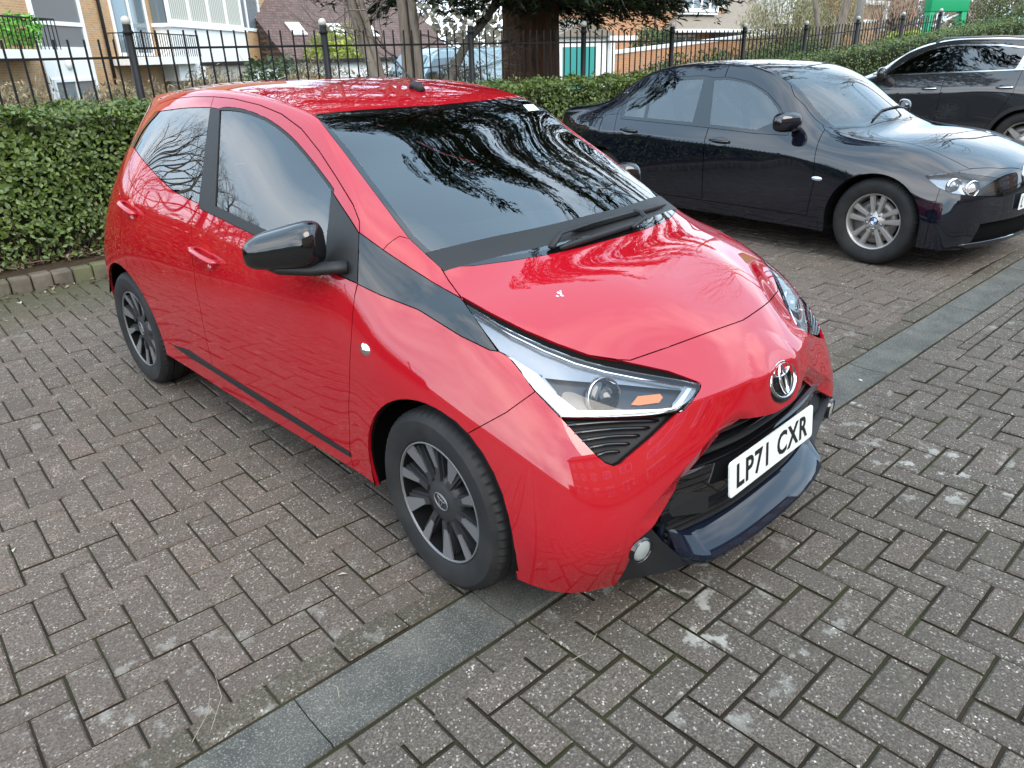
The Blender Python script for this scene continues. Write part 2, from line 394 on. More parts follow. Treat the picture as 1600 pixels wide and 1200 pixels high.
def smooth_poly(pts, n=4):
    """Catmull-Rom through the points; a point given as (x, y, 1) stays a corner"""
    N = len(pts); out = []
    for i in range(N):
        p0, p1, p2, p3 = (np.array(pts[(i + k) % N][:2], float) for k in (-1, 0, 1, 2))
        if len(pts[i]) > 2: p0 = p1 - (p2 - p1)
        if len(pts[(i + 1) % N]) > 2: p3 = p2 + (p2 - p1)
        if len(pts[i]) > 2 and len(pts[(i + 1) % N]) > 2: out.append(tuple(p1)); continue
        for k in range(n):
            t = k / n; out.append(tuple(.5 * (2 * p1 + (p2 - p0) * t + (2 * p0 - 5 * p1 + 4 * p2 - p3) * t * t + (3 * p1 - p0 - 3 * p2 + p3) * t ** 3)))
    return out
def offset_poly(pts, d):
    P = np.array(pts, float); a = np.roll(P, 1, 0); b = np.roll(P, -1, 0); t = b - a; t /= (np.linalg.norm(t, axis=1)[:, None] + 1e-9)
    n = np.stack([t[:, 1], -t[:, 0]], 1); ar = np.sum(P[:, 0] * b[:, 1] - b[:, 0] * P[:, 1]); n *= 1 if ar > 0 else -1
    return [tuple(q) for q in P + n * d]
def inside(poly, p):
    x, y = p; c = False; j = len(poly) - 1
    for i in range(len(poly)):
        xi, yi = poly[i]; xj, yj = poly[j]
        if (yi > y) != (yj > y) and x < (xj - xi) * (y - yi) / (yj - yi) + xi: c = not c
        j = i
    return c
def cut_line(bm, poly, proj, patches, closed=True, facing=None, cond=None):
    xs = [p[0] for p in poly]; ys = [p[1] for p in poly]; bx = (min(xs), max(xs), min(ys), max(ys))
    def box(f):
        q = [proj(v.co) for v in f.verts]; u = [a for a, b in q]; w = [b for a, b in q]; return min(u), max(u), min(w), max(w)
    cand = {}
    for f in bm.faces:
        if f.material_index in patches and (facing is None or f.normal.dot(facing) > .02) and (cond is None or cond(f.calc_center_median())):
            b = box(f)
            if b[1] >= bx[0] and b[0] <= bx[1] and b[3] >= bx[2] and b[2] <= bx[3]: cand[f] = b
    n = len(poly)
    for i in range(n if closed else n - 1):
        a, b = poly[i], poly[(i + 1) % n]
        if abs(a[0] - b[0]) + abs(a[1] - b[1]) < 1e-6: continue
        x0, x1, y0, y1 = min(a[0], b[0]), max(a[0], b[0]), min(a[1], b[1]), max(a[1], b[1])
        near = [f for f, q in cand.items() if q[1] >= x0 and q[0] <= x1 and q[3] >= y0 and q[2] <= y1]
        if not near: continue
        co, no = proj.plane(a, b)
        g = set(near)
        for f in near: g.update(f.edges); g.update(f.verts)
        r = bmesh.ops.bisect_plane(bm, geom=list(g), dist=1e-5, plane_co=co, plane_no=no)
        for f in near: cand.pop(f, None)
        for e in r['geom']:
            if isinstance(e, bmesh.types.BMFace) and e.is_valid: cand[e] = box(e)
class Cutter:
    def __init__(s, bm): s.bm = bm; s.lay = bm.faces.layers.int.new('part'); s.names = ['']
    def part(s, name, poly, proj, patches, facing=None, cond=None, cut=True, over=False):
        """faces inside poly (not yet given to a part, or also those when over) become the part"""
        bm = s.bm
        if name not in s.names: s.names.append(name)
        k = s.names.index(name)
        if poly is not None and cut: cut_line(bm, poly, proj, patches, True, facing, cond)
        for f in bm.faces:
            if (f[s.lay] == 0 or over) and f.material_index in patches and (facing is None or f.normal.dot(facing) > .02):
                c = f.calc_center_median()
                if (cond is None or cond(c)) and (poly is None or inside(poly, proj(c))): f[s.lay] = k
    def take(s, names, mirror=None):
        """new bmesh (with vertex normals kept from the whole body) of these parts; mirror None / 'join' / 'left'"""
        bm = s.bm; ks = {s.names.index(n) for n in (names if isinstance(names, (list, tuple)) else [names]) if n in s.names}
        nb = bmesh.new(); nl = nb.verts.layers.float_vector.new('nrm'); mp = {}
        def vert(v, sg):
            key = (v.index, sg if abs(v.co.y) > 1e-5 else 1)
            if key not in mp:
                w = nb.verts.new((v.co.x, v.co.y * sg, v.co.z)); nr = s.vn[v.index]; w[nl] = V((nr.x, (nr.y * sg) if abs(v.co.y) > 1e-5 else 0, nr.z)).normalized(); mp[key] = w
            return mp[key]
        for sg in ((1,) if mirror is None else (-1,) if mirror == 'left' else (1, -1)):
            for f in bm.faces:
                if f[s.lay] in ks:
                    vv = [vert(v, sg) for v in f.verts]
                    if sg < 0: vv.reverse()
                    try: nb.faces.new(vv)
                    except ValueError: pass
        return nb
    def freeze(s, full, moved=()):
        bmesh.ops.remove_doubles(s.bm, verts=list(s.bm.verts), dist=6e-4)
        bmesh.ops.dissolve_degenerate(s.bm, edges=list(s.bm.edges), dist=1e-5)
        s.bm.verts.index_update(); s.bm.normal_update()
        tree = BVHTree.FromBMesh(full); full.faces.ensure_lookup_table(); full.normal_update(); s.vn = []
        mv = {v for v in moved if v.is_valid}
        for v in s.bm.verts:                      # the smooth body's own normal at this point
            n = v.normal.copy()
            if v not in mv:
                co, _, fi, d = tree.find_nearest(v.co)
                if fi is not None:
                    f = full.faces[fi]; vs = list(f.verts); w = interpolate.poly_3d_calc([q.co for q in vs], co)
                    m = V((0, 0, 0))
                    for q, k in zip(vs, w): m += q.normal * k
                    if m.length > .1: n = m.normalized()
            s.vn.append(n)
def finish(nb, name, mats, parent, gap=.0015, rim=.012, push=0., planar_rim=False):
    """shrinks the panel by the gap, gives its border a folded edge and links it with the body's own normals"""
    nl = nb.verts.layers.float_vector['nrm']
    nb.normal_update(); nb.verts.index_update()
    be = [e for e in nb.edges if len(e.link_faces) == 1]
    inw = {}
    for e in be:
        f = e.link_faces[0]; n = f.normal; d = (e.verts[1].co - e.verts[0].co)
        if d.length < 1e-7: continue
        i = n.cross(d.normalized()); c = f.calc_center_median() - (e.verts[0].co + e.verts[1].co) / 2
        if i.dot(c) < 0: i = -i
        for v in e.verts: inw[v] = inw.get(v, V((0, 0, 0))) + i * max(d.length, 1e-4)
    if push: 
        for v in nb.verts: v.co += v[nl] * push
    for v, i in inw.items():
        if i.length > 1e-9: v.co += i.normalized() * gap
    nsurf = len(nb.faces)
    if rim > 0 and be:
        low = {}
        for v in inw:
            w = nb.verts.new(v.co - v[nl] * rim); w[nl] = v[nl]; low[v] = w
        for e in be:
            a, b = e.verts
            if a in low and b in low:
                f = e.link_faces[0]
                l = [l for l in f.loops if l.edge == e][0]
                a, b = l.vert, l.link_loop_next.vert
                nb.faces.new((b, a, low[a], low[b])).tag = True
    for f in nb.faces: f.smooth = True
    nb.normal_update()
    me = bpy.data.meshes.new(name); nb.verts.index_update()
    norms = []
    for f in nb.faces:
        for l in f.loops: norms.append(tuple(f.normal) if f.tag else tuple(l.vert[nl]))
    nb.to_mesh(me); nb.free()
    for m in (mats if isinstance(mats, (list, tuple)) else [mats]): me.materials.append(m)
    me.normals_split_custom_set(norms)
    return link(name, me, None, parent)
def surf_x(bvh, y, z, x0=3.): 
    h = bvh.ray_cast(V((x0, y, z)), V((-1, 0, 0))); return h[0].x if h[0] else None
# paints shared by the cars
def car_paint(name, col, metal=0., flake=0., rough=.38, dirt=.02):
    m = mat(name, col, rough, metal, .0, 1.0, .02); g = NG(m)
    g.b.inputs['Coat IOR'].default_value = 1.72
    P = g.obj(); n = g.noise(5, 5, .6, P)
    dr = g.ramp(g.noise(1.7, 5, .65, P), [(.45, 0), (.75, dirt)])
    g.col(g.mix(dr, col, (.20, .17, .15)))
    g.l(g.ramp(n, [(.3, .006), (.75, .03)]), g.b.inputs['Coat Roughness'])
    return m
M_GLOSS = mat('gloss_black', (.004, .004, .005), .4, spec=0, coat=1.0, coat_rough=.01)
M_GLOSS.node_tree.nodes['Principled BSDF'].inputs['Coat IOR'].default_value = 1.7
M_MATT = mat('matt_black_plastic', (.014, .014, .015), .55, spec=.35)
M_VOID = mat('dark_underbody', (.006, .006, .006), .9, spec=.05)
M_CHROME = mat('chrome', (.75, .76, .78), .12, 1.0)
M_RUBBER = mat('tyre_rubber', (.022, .022, .023), .72, spec=.35); g = NG(M_RUBBER)
g.col(g.mix(g.ramp(g.noise(9, 4, .6, g.obj()), [(.4, 0), (.7, .6)]), (.012, .012, .013), (.030, .029, .027)))
M_LENS = glass_mat('clear_lamp_lens', (.93, .95, .97), 1.5)
M_AMBER = mat('amber_bulb', (.70, .20, .015), .12, coat=1)
M_REFL = mat('lamp_reflector', (.72, .74, .76), .2, .55)
M_LAMPGREY = mat('lamp_bowl_grey', (.27, .29, .32), .26, .75)
M_PLATE = mat('number_plate_white', (.74, .78, .76), .35); M_INK = mat('plate_black_ink', (.008, .008, .008), .4)
M_SEAT = mat('seat_cloth', (.075, .075, .08), .9); M_DASH = mat('dashboard_plastic', (.022, .022, .024), .6)
def text_mesh(txt, size, font_scale=(1, 1), depth=.0006, spacing=1.0):
    cu = bpy.data.curves.new('t', 'FONT'); cu.body = txt; cu.size = size; cu.extrude = depth; cu.align_x = 'CENTER'; cu.align_y = 'CENTER'; cu.space_character = spacing; cu.offset = size * .022; cu.resolution_u = 3
    o = bpy.data.objects.new('t', cu); COL.objects.link(o); dg = bpy.context.evaluated_depsgraph_get(); dg.update()
    me = bpy.data.meshes.new_from_object(o.evaluated_get(dg)); bpy.data.objects.remove(o); bpy.data.curves.remove(cu)
    for v in me.vertices: v.co.x *= font_scale[0]; v.co.y *= font_scale[1]
    return me
def ellipse_ring(mb, a, b, wa, th, M, cx=0, cy=0, n=36, mi=0, wb=None):
    """flat raised ring, ellipse radii a, b, band width wa (wb top/bottom)"""
    wb = wb or wa; vs = []
    for k in range(n):
        t = 2 * math.pi * k / n; c, s = math.cos(t), math.sin(t)
        for r, h in ((0, 0), (.25, th), (.75, th), (1, 0)): vs.append(M @ V((cx + (a - wa * r) * c, cy + (b - wb * r) * s, h)))
    fs = [(4 * k + j, 4 * ((k + 1) % n) + j, 4 * ((k + 1) % n) + j + 1, 4 * k + j + 1) for k in range(n) for j in range(3)]
    mb.add(vs, fs, True, mi)
# ================================================================== THE RED HATCHBACK
HB_M = Matrix.Translation((1.7758, -.5398, 0)) @ Matrix.Rotation(-1.50071, 4, 'Z')
PH = Proj('photo', HB_M); SIDEV = Proj('side'); FRONTV = Proj('front')
T = [
 [(.670, 0, .17), (.660, .21, .17), (.612, .42, .165), (.520, .60, .165)],
 [(.662, 0, .32), (.654, .21, .318), (.615, .42, .31), (.572, .605, .30)],
 [(.664, 0, .46), (.655, .20, .455), (.612, .41, .445), (.565, .60, .425)],
 [(.648, 0, .59), (.634, .19, .58), (.585, .38, .565), (.528, .58, .545)],
 [(.632, 0, .668), (.612, .18, .662), (.556, .36, .650), (.466, .565, .640)],
 [(.52, 0, .762), (.50, .19, .758), (.43, .37, .742), (.370, .575, .728)],
 [(.36, 0, .850), (.35, .21, .848), (.30, .41, .826), (.220, .608, .806)],
 [(.18, 0, .918), (.17, .22, .915), (.12, .43, .898), (.055, .62, .868)],
 [(.00, 0, .966), (-.012, .22, .962), (-.05, .43, .950), (-.126, .604, .930)],
 [(-.29, 0, 1.104), (-.305, .20, 1.101), (-.345, .39, 1.0965), (-.42, .575, 1.088)],
 [(-.56, 0, 1.224), (-.570, .19, 1.2225), (-.605, .37, 1.2205), (-.65, .545, 1.212)],
 [(-.850, 0, 1.343), (-.852, .18, 1.342), (-.858, .36, 1.338), (-.869, .518, 1.330)],
 [(-1.3, 0, 1.418), (-1.3, .18, 1.417), (-1.3, .36, 1.410), (-1.3, .512, 1.393)],
 [(-1.75, 0, 1.430), (-1.75, .18, 1.429), (-1.75, .36, 1.422), (-1.75, .508, 1.404)],
 [(-2.15, 0, 1.415), (-2.15, .18, 1.413), (-2.15, .35, 1.405), (-2.15, .495, 1.385)],
 [(-2.50, 0, 1.360), (-2.50, .17, 1.357), (-2.48, .34, 1.347), (-2.42, .475, 1.325)],
 [(-2.60, 0, 1.270), (-2.595, .17, 1.268), (-2.58, .33, 1.255), (-2.535, .46, 1.225)],
 [(-2.645, 0, 1.13), (-2.64, .18, 1.128), (-2.625, .35, 1.115), (-2.575, .51, 1.09)],
 [(-2.69, 0, .98), (-2.685, .20, .98), (-2.67, .40, .97), (-2.615, .585, .95)],
 [(-2.74, 0, .80), (-2.735, .22, .80), (-2.72, .43, .79), (-2.655, .655, .78)],
 [(-2.765, 0, .55), (-2.76, .22, .55), (-2.745, .44, .55), (-2.725, .66, .55)],
 [(-2.72, 0, .27), (-2.715, .22, .27), (-2.70, .44, .27), (-2.72, .66, .27)],
]
S = [None,
 [(.325, .688, .690), (.375, .735, .570), (.400, .757, .45), (.410, .768, .31), (.380, .752, .166)],
 [(.04, .702, .822), (.02, .765, .705), (0, .800, .575), (0, .806, .37), (0, .797, .19)],
 [(-.18, .690, .885), (-.25, .766, .780), (-.29, .798, .62), (-.31, .800, .38), (-.32, .782, .205)],
 [(-.42, .668, 1.038), (-.44, .738, .935), (-.45, .790, .72), (-.46, .793, .42), (-.46, .775, .212)],
 [(-.66, .610, 1.170), (-.70, .735, .962), (-.72, .797, .72), (-.73, .797, .42), (-.73, .779, .215)],
 [(-.93, .588, 1.272), (-1.0, .735, .990), (-1.02, .803, .72), (-1.02, .801, .42), (-1.02, .783, .22)],
 [(-1.36, .599, 1.340), (-1.40, .735, 1.012), (-1.43, .806, .74), (-1.43, .803, .43), (-1.43, .786, .225)],
 [(-1.78, .601, 1.345), (-1.80, .724, 1.058), (-1.85, .805, .78), (-1.85, .803, .46), (-1.85, .788, .235)],
 [(-2.15, .584, 1.312), (-2.15, .691, 1.140), (-2.25, .795, .86), (-2.30, .808, .55), (-2.30, .795, .25)],
 [(-2.44, .540, 1.225), (-2.47, .635, 1.085), (-2.54, .742, .85), (-2.65, .780, .56), (-2.66, .765, .27)],
 None]
bm, full = shell(T, S, 5, 8, 11, 15, levels=4, crease=((8, 15, .55),), across=((4, 3, .75),))
hb_bvh = BVHTree.FromBMesh(full)
full_hb = full
K = Cutter(bm); sp = smooth_poly
A_ = {SIDE, ROOF, SCREEN}
# --- outlines as seen by the photograph's camera (right-hand half; the left is its mirror)
glass_f = sp([(343, 172, 1), (366, 173), (391, 179), (421, 193), (452, 217), (478, 246), (500, 274), (517, 297, 1), (514, 330), (508, 399, 1), (418, 361), (336, 322, 1)], 3)
sail = [(517, 297), (530, 317), (548, 344), (561, 365), (558.5, 443), (534, 432), (507, 420), (510, 380), (513, 340)]
trim_f = [(312, 320), (336, 322), (418, 361), (508, 399), (507, 420), (405, 371), (311, 325)]
pillar_b = [(329, 168), (343, 171), (336, 323), (311, 320), (315, 280), (322, 220)]
glass_r = sp([(249, 174, 1), (290, 169), (328, 168, 1), (322, 220), (315, 280), (310.5, 318, 1), (271, 298), (243, 272), (221, 247), (209, 230, 1), (224, 202)], 3)
quarter_blk = [(249, 173), (240, 177), (203, 226), (209, 231), (224, 202)]
shut = [(237, 176), (248, 162), (271, 154), (302, 151), (334, 151), (365, 154), (406, 164), (440, 178), (471, 201), (499, 236), (527, 279), (552, 320), (561.5, 345), (562, 364)]
door_f = [(329, 168), (334, 151), (365, 154), (406, 164), (440, 178), (471, 201), (499, 236), (527, 279), (552, 320), (561.5, 345), (562, 364), (559, 440), (554, 464), (551, 492), (547, 560), (545, 640), (547, 707), (480, 664), (400, 614), (332, 572), (320, 520), (310, 467), (306, 448), (300, 401), (299, 351), (306, 323), (311, 320), (315, 280), (322, 220)]
door_r = [(334, 151), (329, 168), (322, 220), (315, 280), (311, 320), (306, 323), (299, 351), (300, 401), (306, 448), (310, 467), (320, 520), (332, 572), (295, 547), (272, 540), (262, 535), (253, 515), (214, 439), (198, 405), (188, 373), (190, 325), (191, 283), (197, 255), (207, 229), (240, 177), (248, 162), (271, 154), (302, 151)]
strip = [(272, 540), (295, 546.5), (332, 572), (400, 614), (480, 664), (547, 706.5), (549, 714), (480, 672), (400, 622.5), (330, 577.5), (300, 560)]
flash = [(561, 363), (598, 390), (637, 416), (678, 442), (720, 466), (727, 475), (778, 549), (765, 547), (720, 525), (702, 514), (654, 484), (592, 460), (559, 444)]
lamp = sp([(726, 475, 1), (740, 481), (795, 514), (845, 537), (895, 557), (945, 571), (995, 581), (1070, 594), (1095, 600, 1), (1092, 611), (1070, 640), (1057, 645, 1), (1020, 649), (932, 652.5), (876, 652, 1), (837, 612), (815, 582), (795, 557), (779, 549, 1)], 2)
gap_top = [(722, 464), (770, 491), (820, 516), (870, 537), (920, 555), (965, 562.5), (985, 567), (1045, 580), (1094, 598), (1070, 596), (995, 584), (945, 574), (895, 561), (845, 541), (795, 517), (740, 482), (727, 475)]
corner_vent = [(877, 653), (932, 653), (1020, 650), (1057, 646), (1020, 681), (982, 713), (970, 724), (959, 728), (946, 723), (932, 711)]
bonnet = [(688, 417), (739, 415), (799, 407), (855, 398), (911, 385), (967, 370), (1016, 355), (1054, 340), (1063, 329), (1180, 300), (1400, 300), (1240, 430), (1222, 452), (1205, 468), (1187, 486), (1162, 500), (1100, 522), (1040, 544), (985, 563), (965, 562), (920, 555), (870, 537), (820, 516), (770, 491), (720, 464), (700, 437)]
screen = [(492, 178), (560, 172), (650, 166), (740, 161), (822, 158), (900, 120), (1300, 250), (1063, 329), (1054, 340), (1016, 355), (967, 370), (911, 385), (855, 398), (799, 407), (739, 415), (688, 417), (672, 403), (640, 373), (600, 320), (540, 240)]
wing = [(559, 444), (592, 460), (654, 484), (702, 514), (720, 525), (765, 547), (779, 549), (795, 557), (815, 582), (836, 612), (790, 645), (722, 682), (700, 800), (560, 760), (548, 714), (547, 707), (545, 640), (547, 560), (551, 492), (554, 464)]
wing_top = [(598, 391), (605, 383), (612, 377), (624, 369), (640, 373), (672, 403), (688, 417), (700, 437), (721, 466), (678, 442), (637, 416)]
mouth = [(1163, 658), (1190, 651), (1205, 645), (1222, 634), (1240, 618), (1300, 560), (1500, 560), (1500, 1100), (950, 1000), (954, 918), (941, 893), (1025, 820), (1101, 733)]
arc = lambda cx, cz, r, a0=-10, a1=190, n=30: [(cx + r * math.cos(math.radians(a0 + (a1 - a0) * k / n)), cz + r * math.sin(math.radians(a0 + (a1 - a0) * k / n))) for k in range(n + 1)]
out_y = V((0, -1, 0)); fwd = V((1, 0, 0)); low = lambda c: c.z < .66
K.part('arch', arc(-.012, .288, .328) + [(-.33, .05), (.31, .05)], SIDEV, {SIDE}, cond=lambda c: c.y < -.5 and c.z < .7)
K.part('arch', arc(-2.345, .29, .338) + [(-2.67, .05), (-2.02, .05)], SIDEV, {SIDE}, cond=lambda c: c.y < -.5 and c.z < .7)
fr = lambda c: c.x > -.9
K.part('window_front', glass_f, PH, {SIDE}); K.part('sail_panel', sail, PH, {SIDE}, cond=fr)
K.part('window_rear', glass_r, PH, {SIDE})
K.part('window_trim', trim_f, PH, {SIDE}); K.part('door_pillar', pillar_b, PH, {SIDE}); K.part('quarter_trim', quarter_blk, PH, {SIDE}, cond=lambda c: c.x < -1.9)
K.part('window_trim', offset_poly(glass_f, 4.5), PH, {SIDE})
K.part('front_flash', flash, PH, {SIDE, BONNET}, cond=fr)
fc = lambda c: c.x > -.45
K.part('headlight', lamp, PH, {SIDE, BONNET, FRONT}, cond=fc)
K.part('headlight_seal', gap_top, PH, {SIDE, BONNET, FRONT}, cond=fc)
K.part('corner_vent', corner_vent, PH, {SIDE, FRONT}, cond=fc)
mouth_edge = [(1215, 596), (1163, 658), (1101, 733), (1025, 820), (941, 893), (950, 935)]
def seg_dist(p, a, b):
    ax, ay = a; bx, by = b; dx, dy = bx - ax, by - ay; t = max(0, min(1, ((p[0] - ax) * dx + (p[1] - ay) * dy) / (dx * dx + dy * dy)))
    return math.hypot(p[0] - ax - t * dx, p[1] - ay - t * dy)
K.part('mouth', mouth, PH, {FRONT}, cond=lambda c: c.x > .3)
fog_area = [(1025, 820), (1017, 823), (1040, 850), (1076, 880), (1110, 884), (1110, 960), (940, 960), (930, 890)]
K.part('lamp_drl', [(779, 549), (795, 557), (845, 583), (900, 628), (925, 638), (1050, 630), (1074, 602), (1086, 603), (1062, 636), (930, 651), (876, 652), (836, 612), (814, 582)], PH, {SIDE, FRONT, BONNET}, cond=lambda c: False)
for nm, pl in (('lamp_drl', [(783, 552), (800, 556), (838, 580), (872, 615), (905, 640), (1052, 636), (1076, 603), (1084, 604), (1062, 639), (930, 649), (878, 649), (836, 609)]), ('lamp_amber', [(992, 626), (1003, 611), (1038, 607), (1043, 613), (1037, 622), (1005, 627)]), ('lamp_bowl', [(845, 583), (905, 588), (960, 592), (1060, 602), (1074, 603), (1052, 636), (905, 640), (872, 615)])):
    if nm not in K.names: K.names.append(nm)
    cut_line(bm, pl, PH, {SIDE, FRONT, BONNET}, True, None, fc)
    for f in bm.faces:
        if f[K.lay] == K.names.index('headlight') and inside(pl, PH(f.calc_center_median())): f[K.lay] = K.names.index(nm)
cut_line(bm, fog_area, PH, {FRONT, SIDE}, True, None, lambda c: c.x > .3)
K.names.append('fog_panel')
for f in bm.faces:
    if f[K.lay] == K.names.index('mouth') and inside(fog_area, PH(f.calc_center_median())): f[K.lay] = K.names.index('fog_panel')
cut_line(bm, offset_poly(mouth, 24), PH, {FRONT, SIDE}, True, None, lambda c: c.x > .3)
K.part('bonnet', bonnet, PH, {BONNET, FRONT, SIDE, SCREEN}, cond=lambda c: c.x > -.4 and c.z > .6)
K.part('windscreen', offset_poly(screen, -8), PH, {SCREEN, ROOF, BONNET, SIDE}, cond=lambda c: c.x > -1.1 and c.z > .88)
K.part('screen_frit', screen, PH, {SCREEN, ROOF, BONNET, SIDE}, cond=lambda c: c.x > -1.1 and c.z > .88)
K.part('front_door', door_f, PH, {SIDE}); K.part('rear_door', door_r, PH, {SIDE})
K.part('sill_moulding', strip, PH, {SIDE})
K.part('front_wing', wing, PH, {SIDE}, cond=lambda c: c.x > -.6)
K.part('front_wing', wing_top, PH, {SIDE, BONNET, SCREEN}, cond=lambda c: c.x > -.6)
K.part('roof', None, None, {ROOF}); K.part('roof', None, None, {SCREEN}, cond=lambda c: c.x < -.8)
K.part('front_bumper', None, None, {FRONT, BONNET}); K.part('front_bumper', None, None, {SIDE}, cond=lambda c: c.x > 0)
tg = [(-.40, .30), (.40, .30), (.52, .45), (.56, .75), (.50, 1.0), (.46, 1.25), (-.46, 1.25), (-.50, 1.0), (-.56, .75), (-.52, .45)]
K.part('rear_window', [(-.43, .98), (.43, .98), (.36, 1.24), (-.36, 1.24)], FRONTV, {REAR}, facing=V((-1, 0, 0)))
K.part('tailgate', tg, FRONTV, {REAR}, facing=V((-1, 0, 0)))
K.part('tail_light', [(-2.45, .86), (-2.75, .80), (-2.75, 1.08), (-2.47, 1.13)], SIDEV, {SIDE, REAR}, cond=lambda c: c.y < -.45)
K.part('rear_bumper', None, None, {REAR})
K.part('body_side', None, None, {SIDE, SCREEN})
moved = set()
for v in bm.verts:                       # bevel the bumper round the grille mouth, raise the ring round the badge
    c0 = v.co.copy()
    if v.co.x > .3 and v.co.z < .75:
        p = PH(v.co); d = min(seg_dist(p, mouth_edge[i], mouth_edge[i + 1]) for i in range(1, len(mouth_edge) - 1))
        if d < 24 and p[1] > 640: v.co.x -= .034 * (1 - d / 24) * min(1, (p[1] - 640) / 40) * max(0, min(1, (825 - p[1]) / 70))
    if v.co.x > .5:
        r = math.hypot(v.co.y / 1.12, v.co.z - .622)
        if r < .13: v.co.x += .012 * max(0, 1 - abs(r - .085) / .042) ** .7
    if (v.co - c0).length > 1e-5: moved.add(v)
K.freeze(full, moved)
RED = car_paint('red_paint', (.34, .004, .012), rough=.5, dirt=.06)
GLASS = glass_mat('tinted_side_glass', (.38, .43, .45), 1.95); GLASSW = glass_mat('windscreen_glass', (.56, .64, .66), 2.05); GLASSD = glass_mat('privacy_glass', (.12, .13, .14), 2.1)
NAVY = mat('blue_black_gloss', (.005, .008, .017), .4, spec=0, coat=1.0, coat_rough=.01)
REDLAMP = mat('red_tail_lens', (.25, .005, .008), .15, coat=.8)
hb = empty('hatchback_car', (1.7758, -.5398, 0), -1.50071, 'red five door hatchback with black door mirror and black front grille', 'car')
for nm, side, mt, kw in (
  ('roof', 'c', RED, {}), ('bonnet', 'c', RED, dict(gap=.0022)), ('windscreen', 'c', GLASSW, dict(gap=.0, rim=0)), ('screen_frit', 'c', M_GLOSS, dict(gap=0, rim=.004)), ('front_bumper', 'c', RED, {}), ('rear_bumper', 'c', RED, {}), ('tailgate', 'c', RED, {}), ('rear_window', 'c', GLASSD, dict(rim=0)),
  ('front_door', 's', RED, dict(gap=.0022)), ('rear_door', 's', RED, dict(gap=.0022)), ('front_wing', 's', RED, {}), ('body_side', 's', RED, {}),
  ('window_front', 's', GLASS, dict(rim=0, gap=0, push=-.004)), ('window_rear', 's', GLASSD, dict(rim=0, gap=0, push=-.003)), ('window_trim', 's', M_MATT, dict(gap=0, rim=.004)), ('quarter_trim', 's', M_GLOSS, dict(gap=0, rim=.004)), ('door_pillar', 's', M_MATT, dict(gap=0, rim=.004)), ('sail_panel', 's', M_MATT, {}),
  ('front_flash', 's', M_GLOSS, {}), ('headlight_seal', 's', M_VOID, dict(push=-.008, gap=-.001, rim=0)), ('sill_moulding', 's', M_MATT, dict(gap=.0005, push=.004, rim=.012)), ('tail_light', 's', REDLAMP, {})):
    pn = {'window_front': 'side_window', 'window_rear': 'side_window'}.get(nm, nm)
    if side == 'c': finish(K.take(nm, 'join'), pn, mt, hb, **kw)
    else:
        finish(K.take(nm), pn, mt, hb, **kw); finish(K.take(nm, 'left'), pn, mt, hb, **kw)
# dark inner shell seen through the panel gaps
inner = K.take([n for n in K.names if n in ('roof', 'bonnet', 'front_bumper', 'front_door', 'rear_door', 'front_wing', 'body_side', 'tailgate', 'rear_bumper', 'sill_moulding', 'window_trim', 'quarter_trim', 'door_pillar', 'sail_panel', 'front_flash', 'tail_light', 'headlight_seal')], 'join')
finish(inner, 'inner_shell', M_VOID, hb, gap=-.004, rim=0, push=-.016)
hb_bvh_M = HB_M.inverted()
def at(u, v, off=0., bvh=hb_bvh, M=HB_M):
    """point of the bodywork that the photograph shows at u, v (car coordinates), lifted off the surface"""
    d = CAM_R.transposed() @ V(((u - 800) / FOC, (v - 600) / FOC, 1)); Mi = M.inverted()
    h = bvh.ray_cast(Mi @ CAM_POS, (Mi.to_3x3() @ d).normalized())
    return h[0] + h[1] * off if h[0] else None
def nrm(u, v, bvh=hb_bvh, M=HB_M):
    d = CAM_R.transposed() @ V(((u - 800) / FOC, (v - 600) / FOC, 1)); Mi = M.inverted()
    h = bvh.ray_cast(Mi @ CAM_POS, (Mi.to_3x3() @ d).normalized()); return h[1]
MIR = Matrix.Diagonal((1, -1, 1, 1))
def both(fn, *a, **k):
    """a part on the right side and its mirror on the left"""
    o = fn(*a, **k); me = o.data.copy(); me.transform(MIR); me.flip_normals(); link(o.name.split('.')[0], me, None, o.parent); return o
def frame(p, z, x=None):
    z = V(z).normalized(); x = V(x or (0, 0, 1)); y = z.cross(x).normalized(); x = y.cross(z).normalized()
    return Matrix(((x.x, y.x, z.x, p[0]), (x.y, y.y, z.y, p[1]), (x.z, y.z, z.z, p[2]), (0, 0, 0, 1)))
M_BOWL = mat('dark_lamp_bowl', (.035, .037, .042), .22, .5)
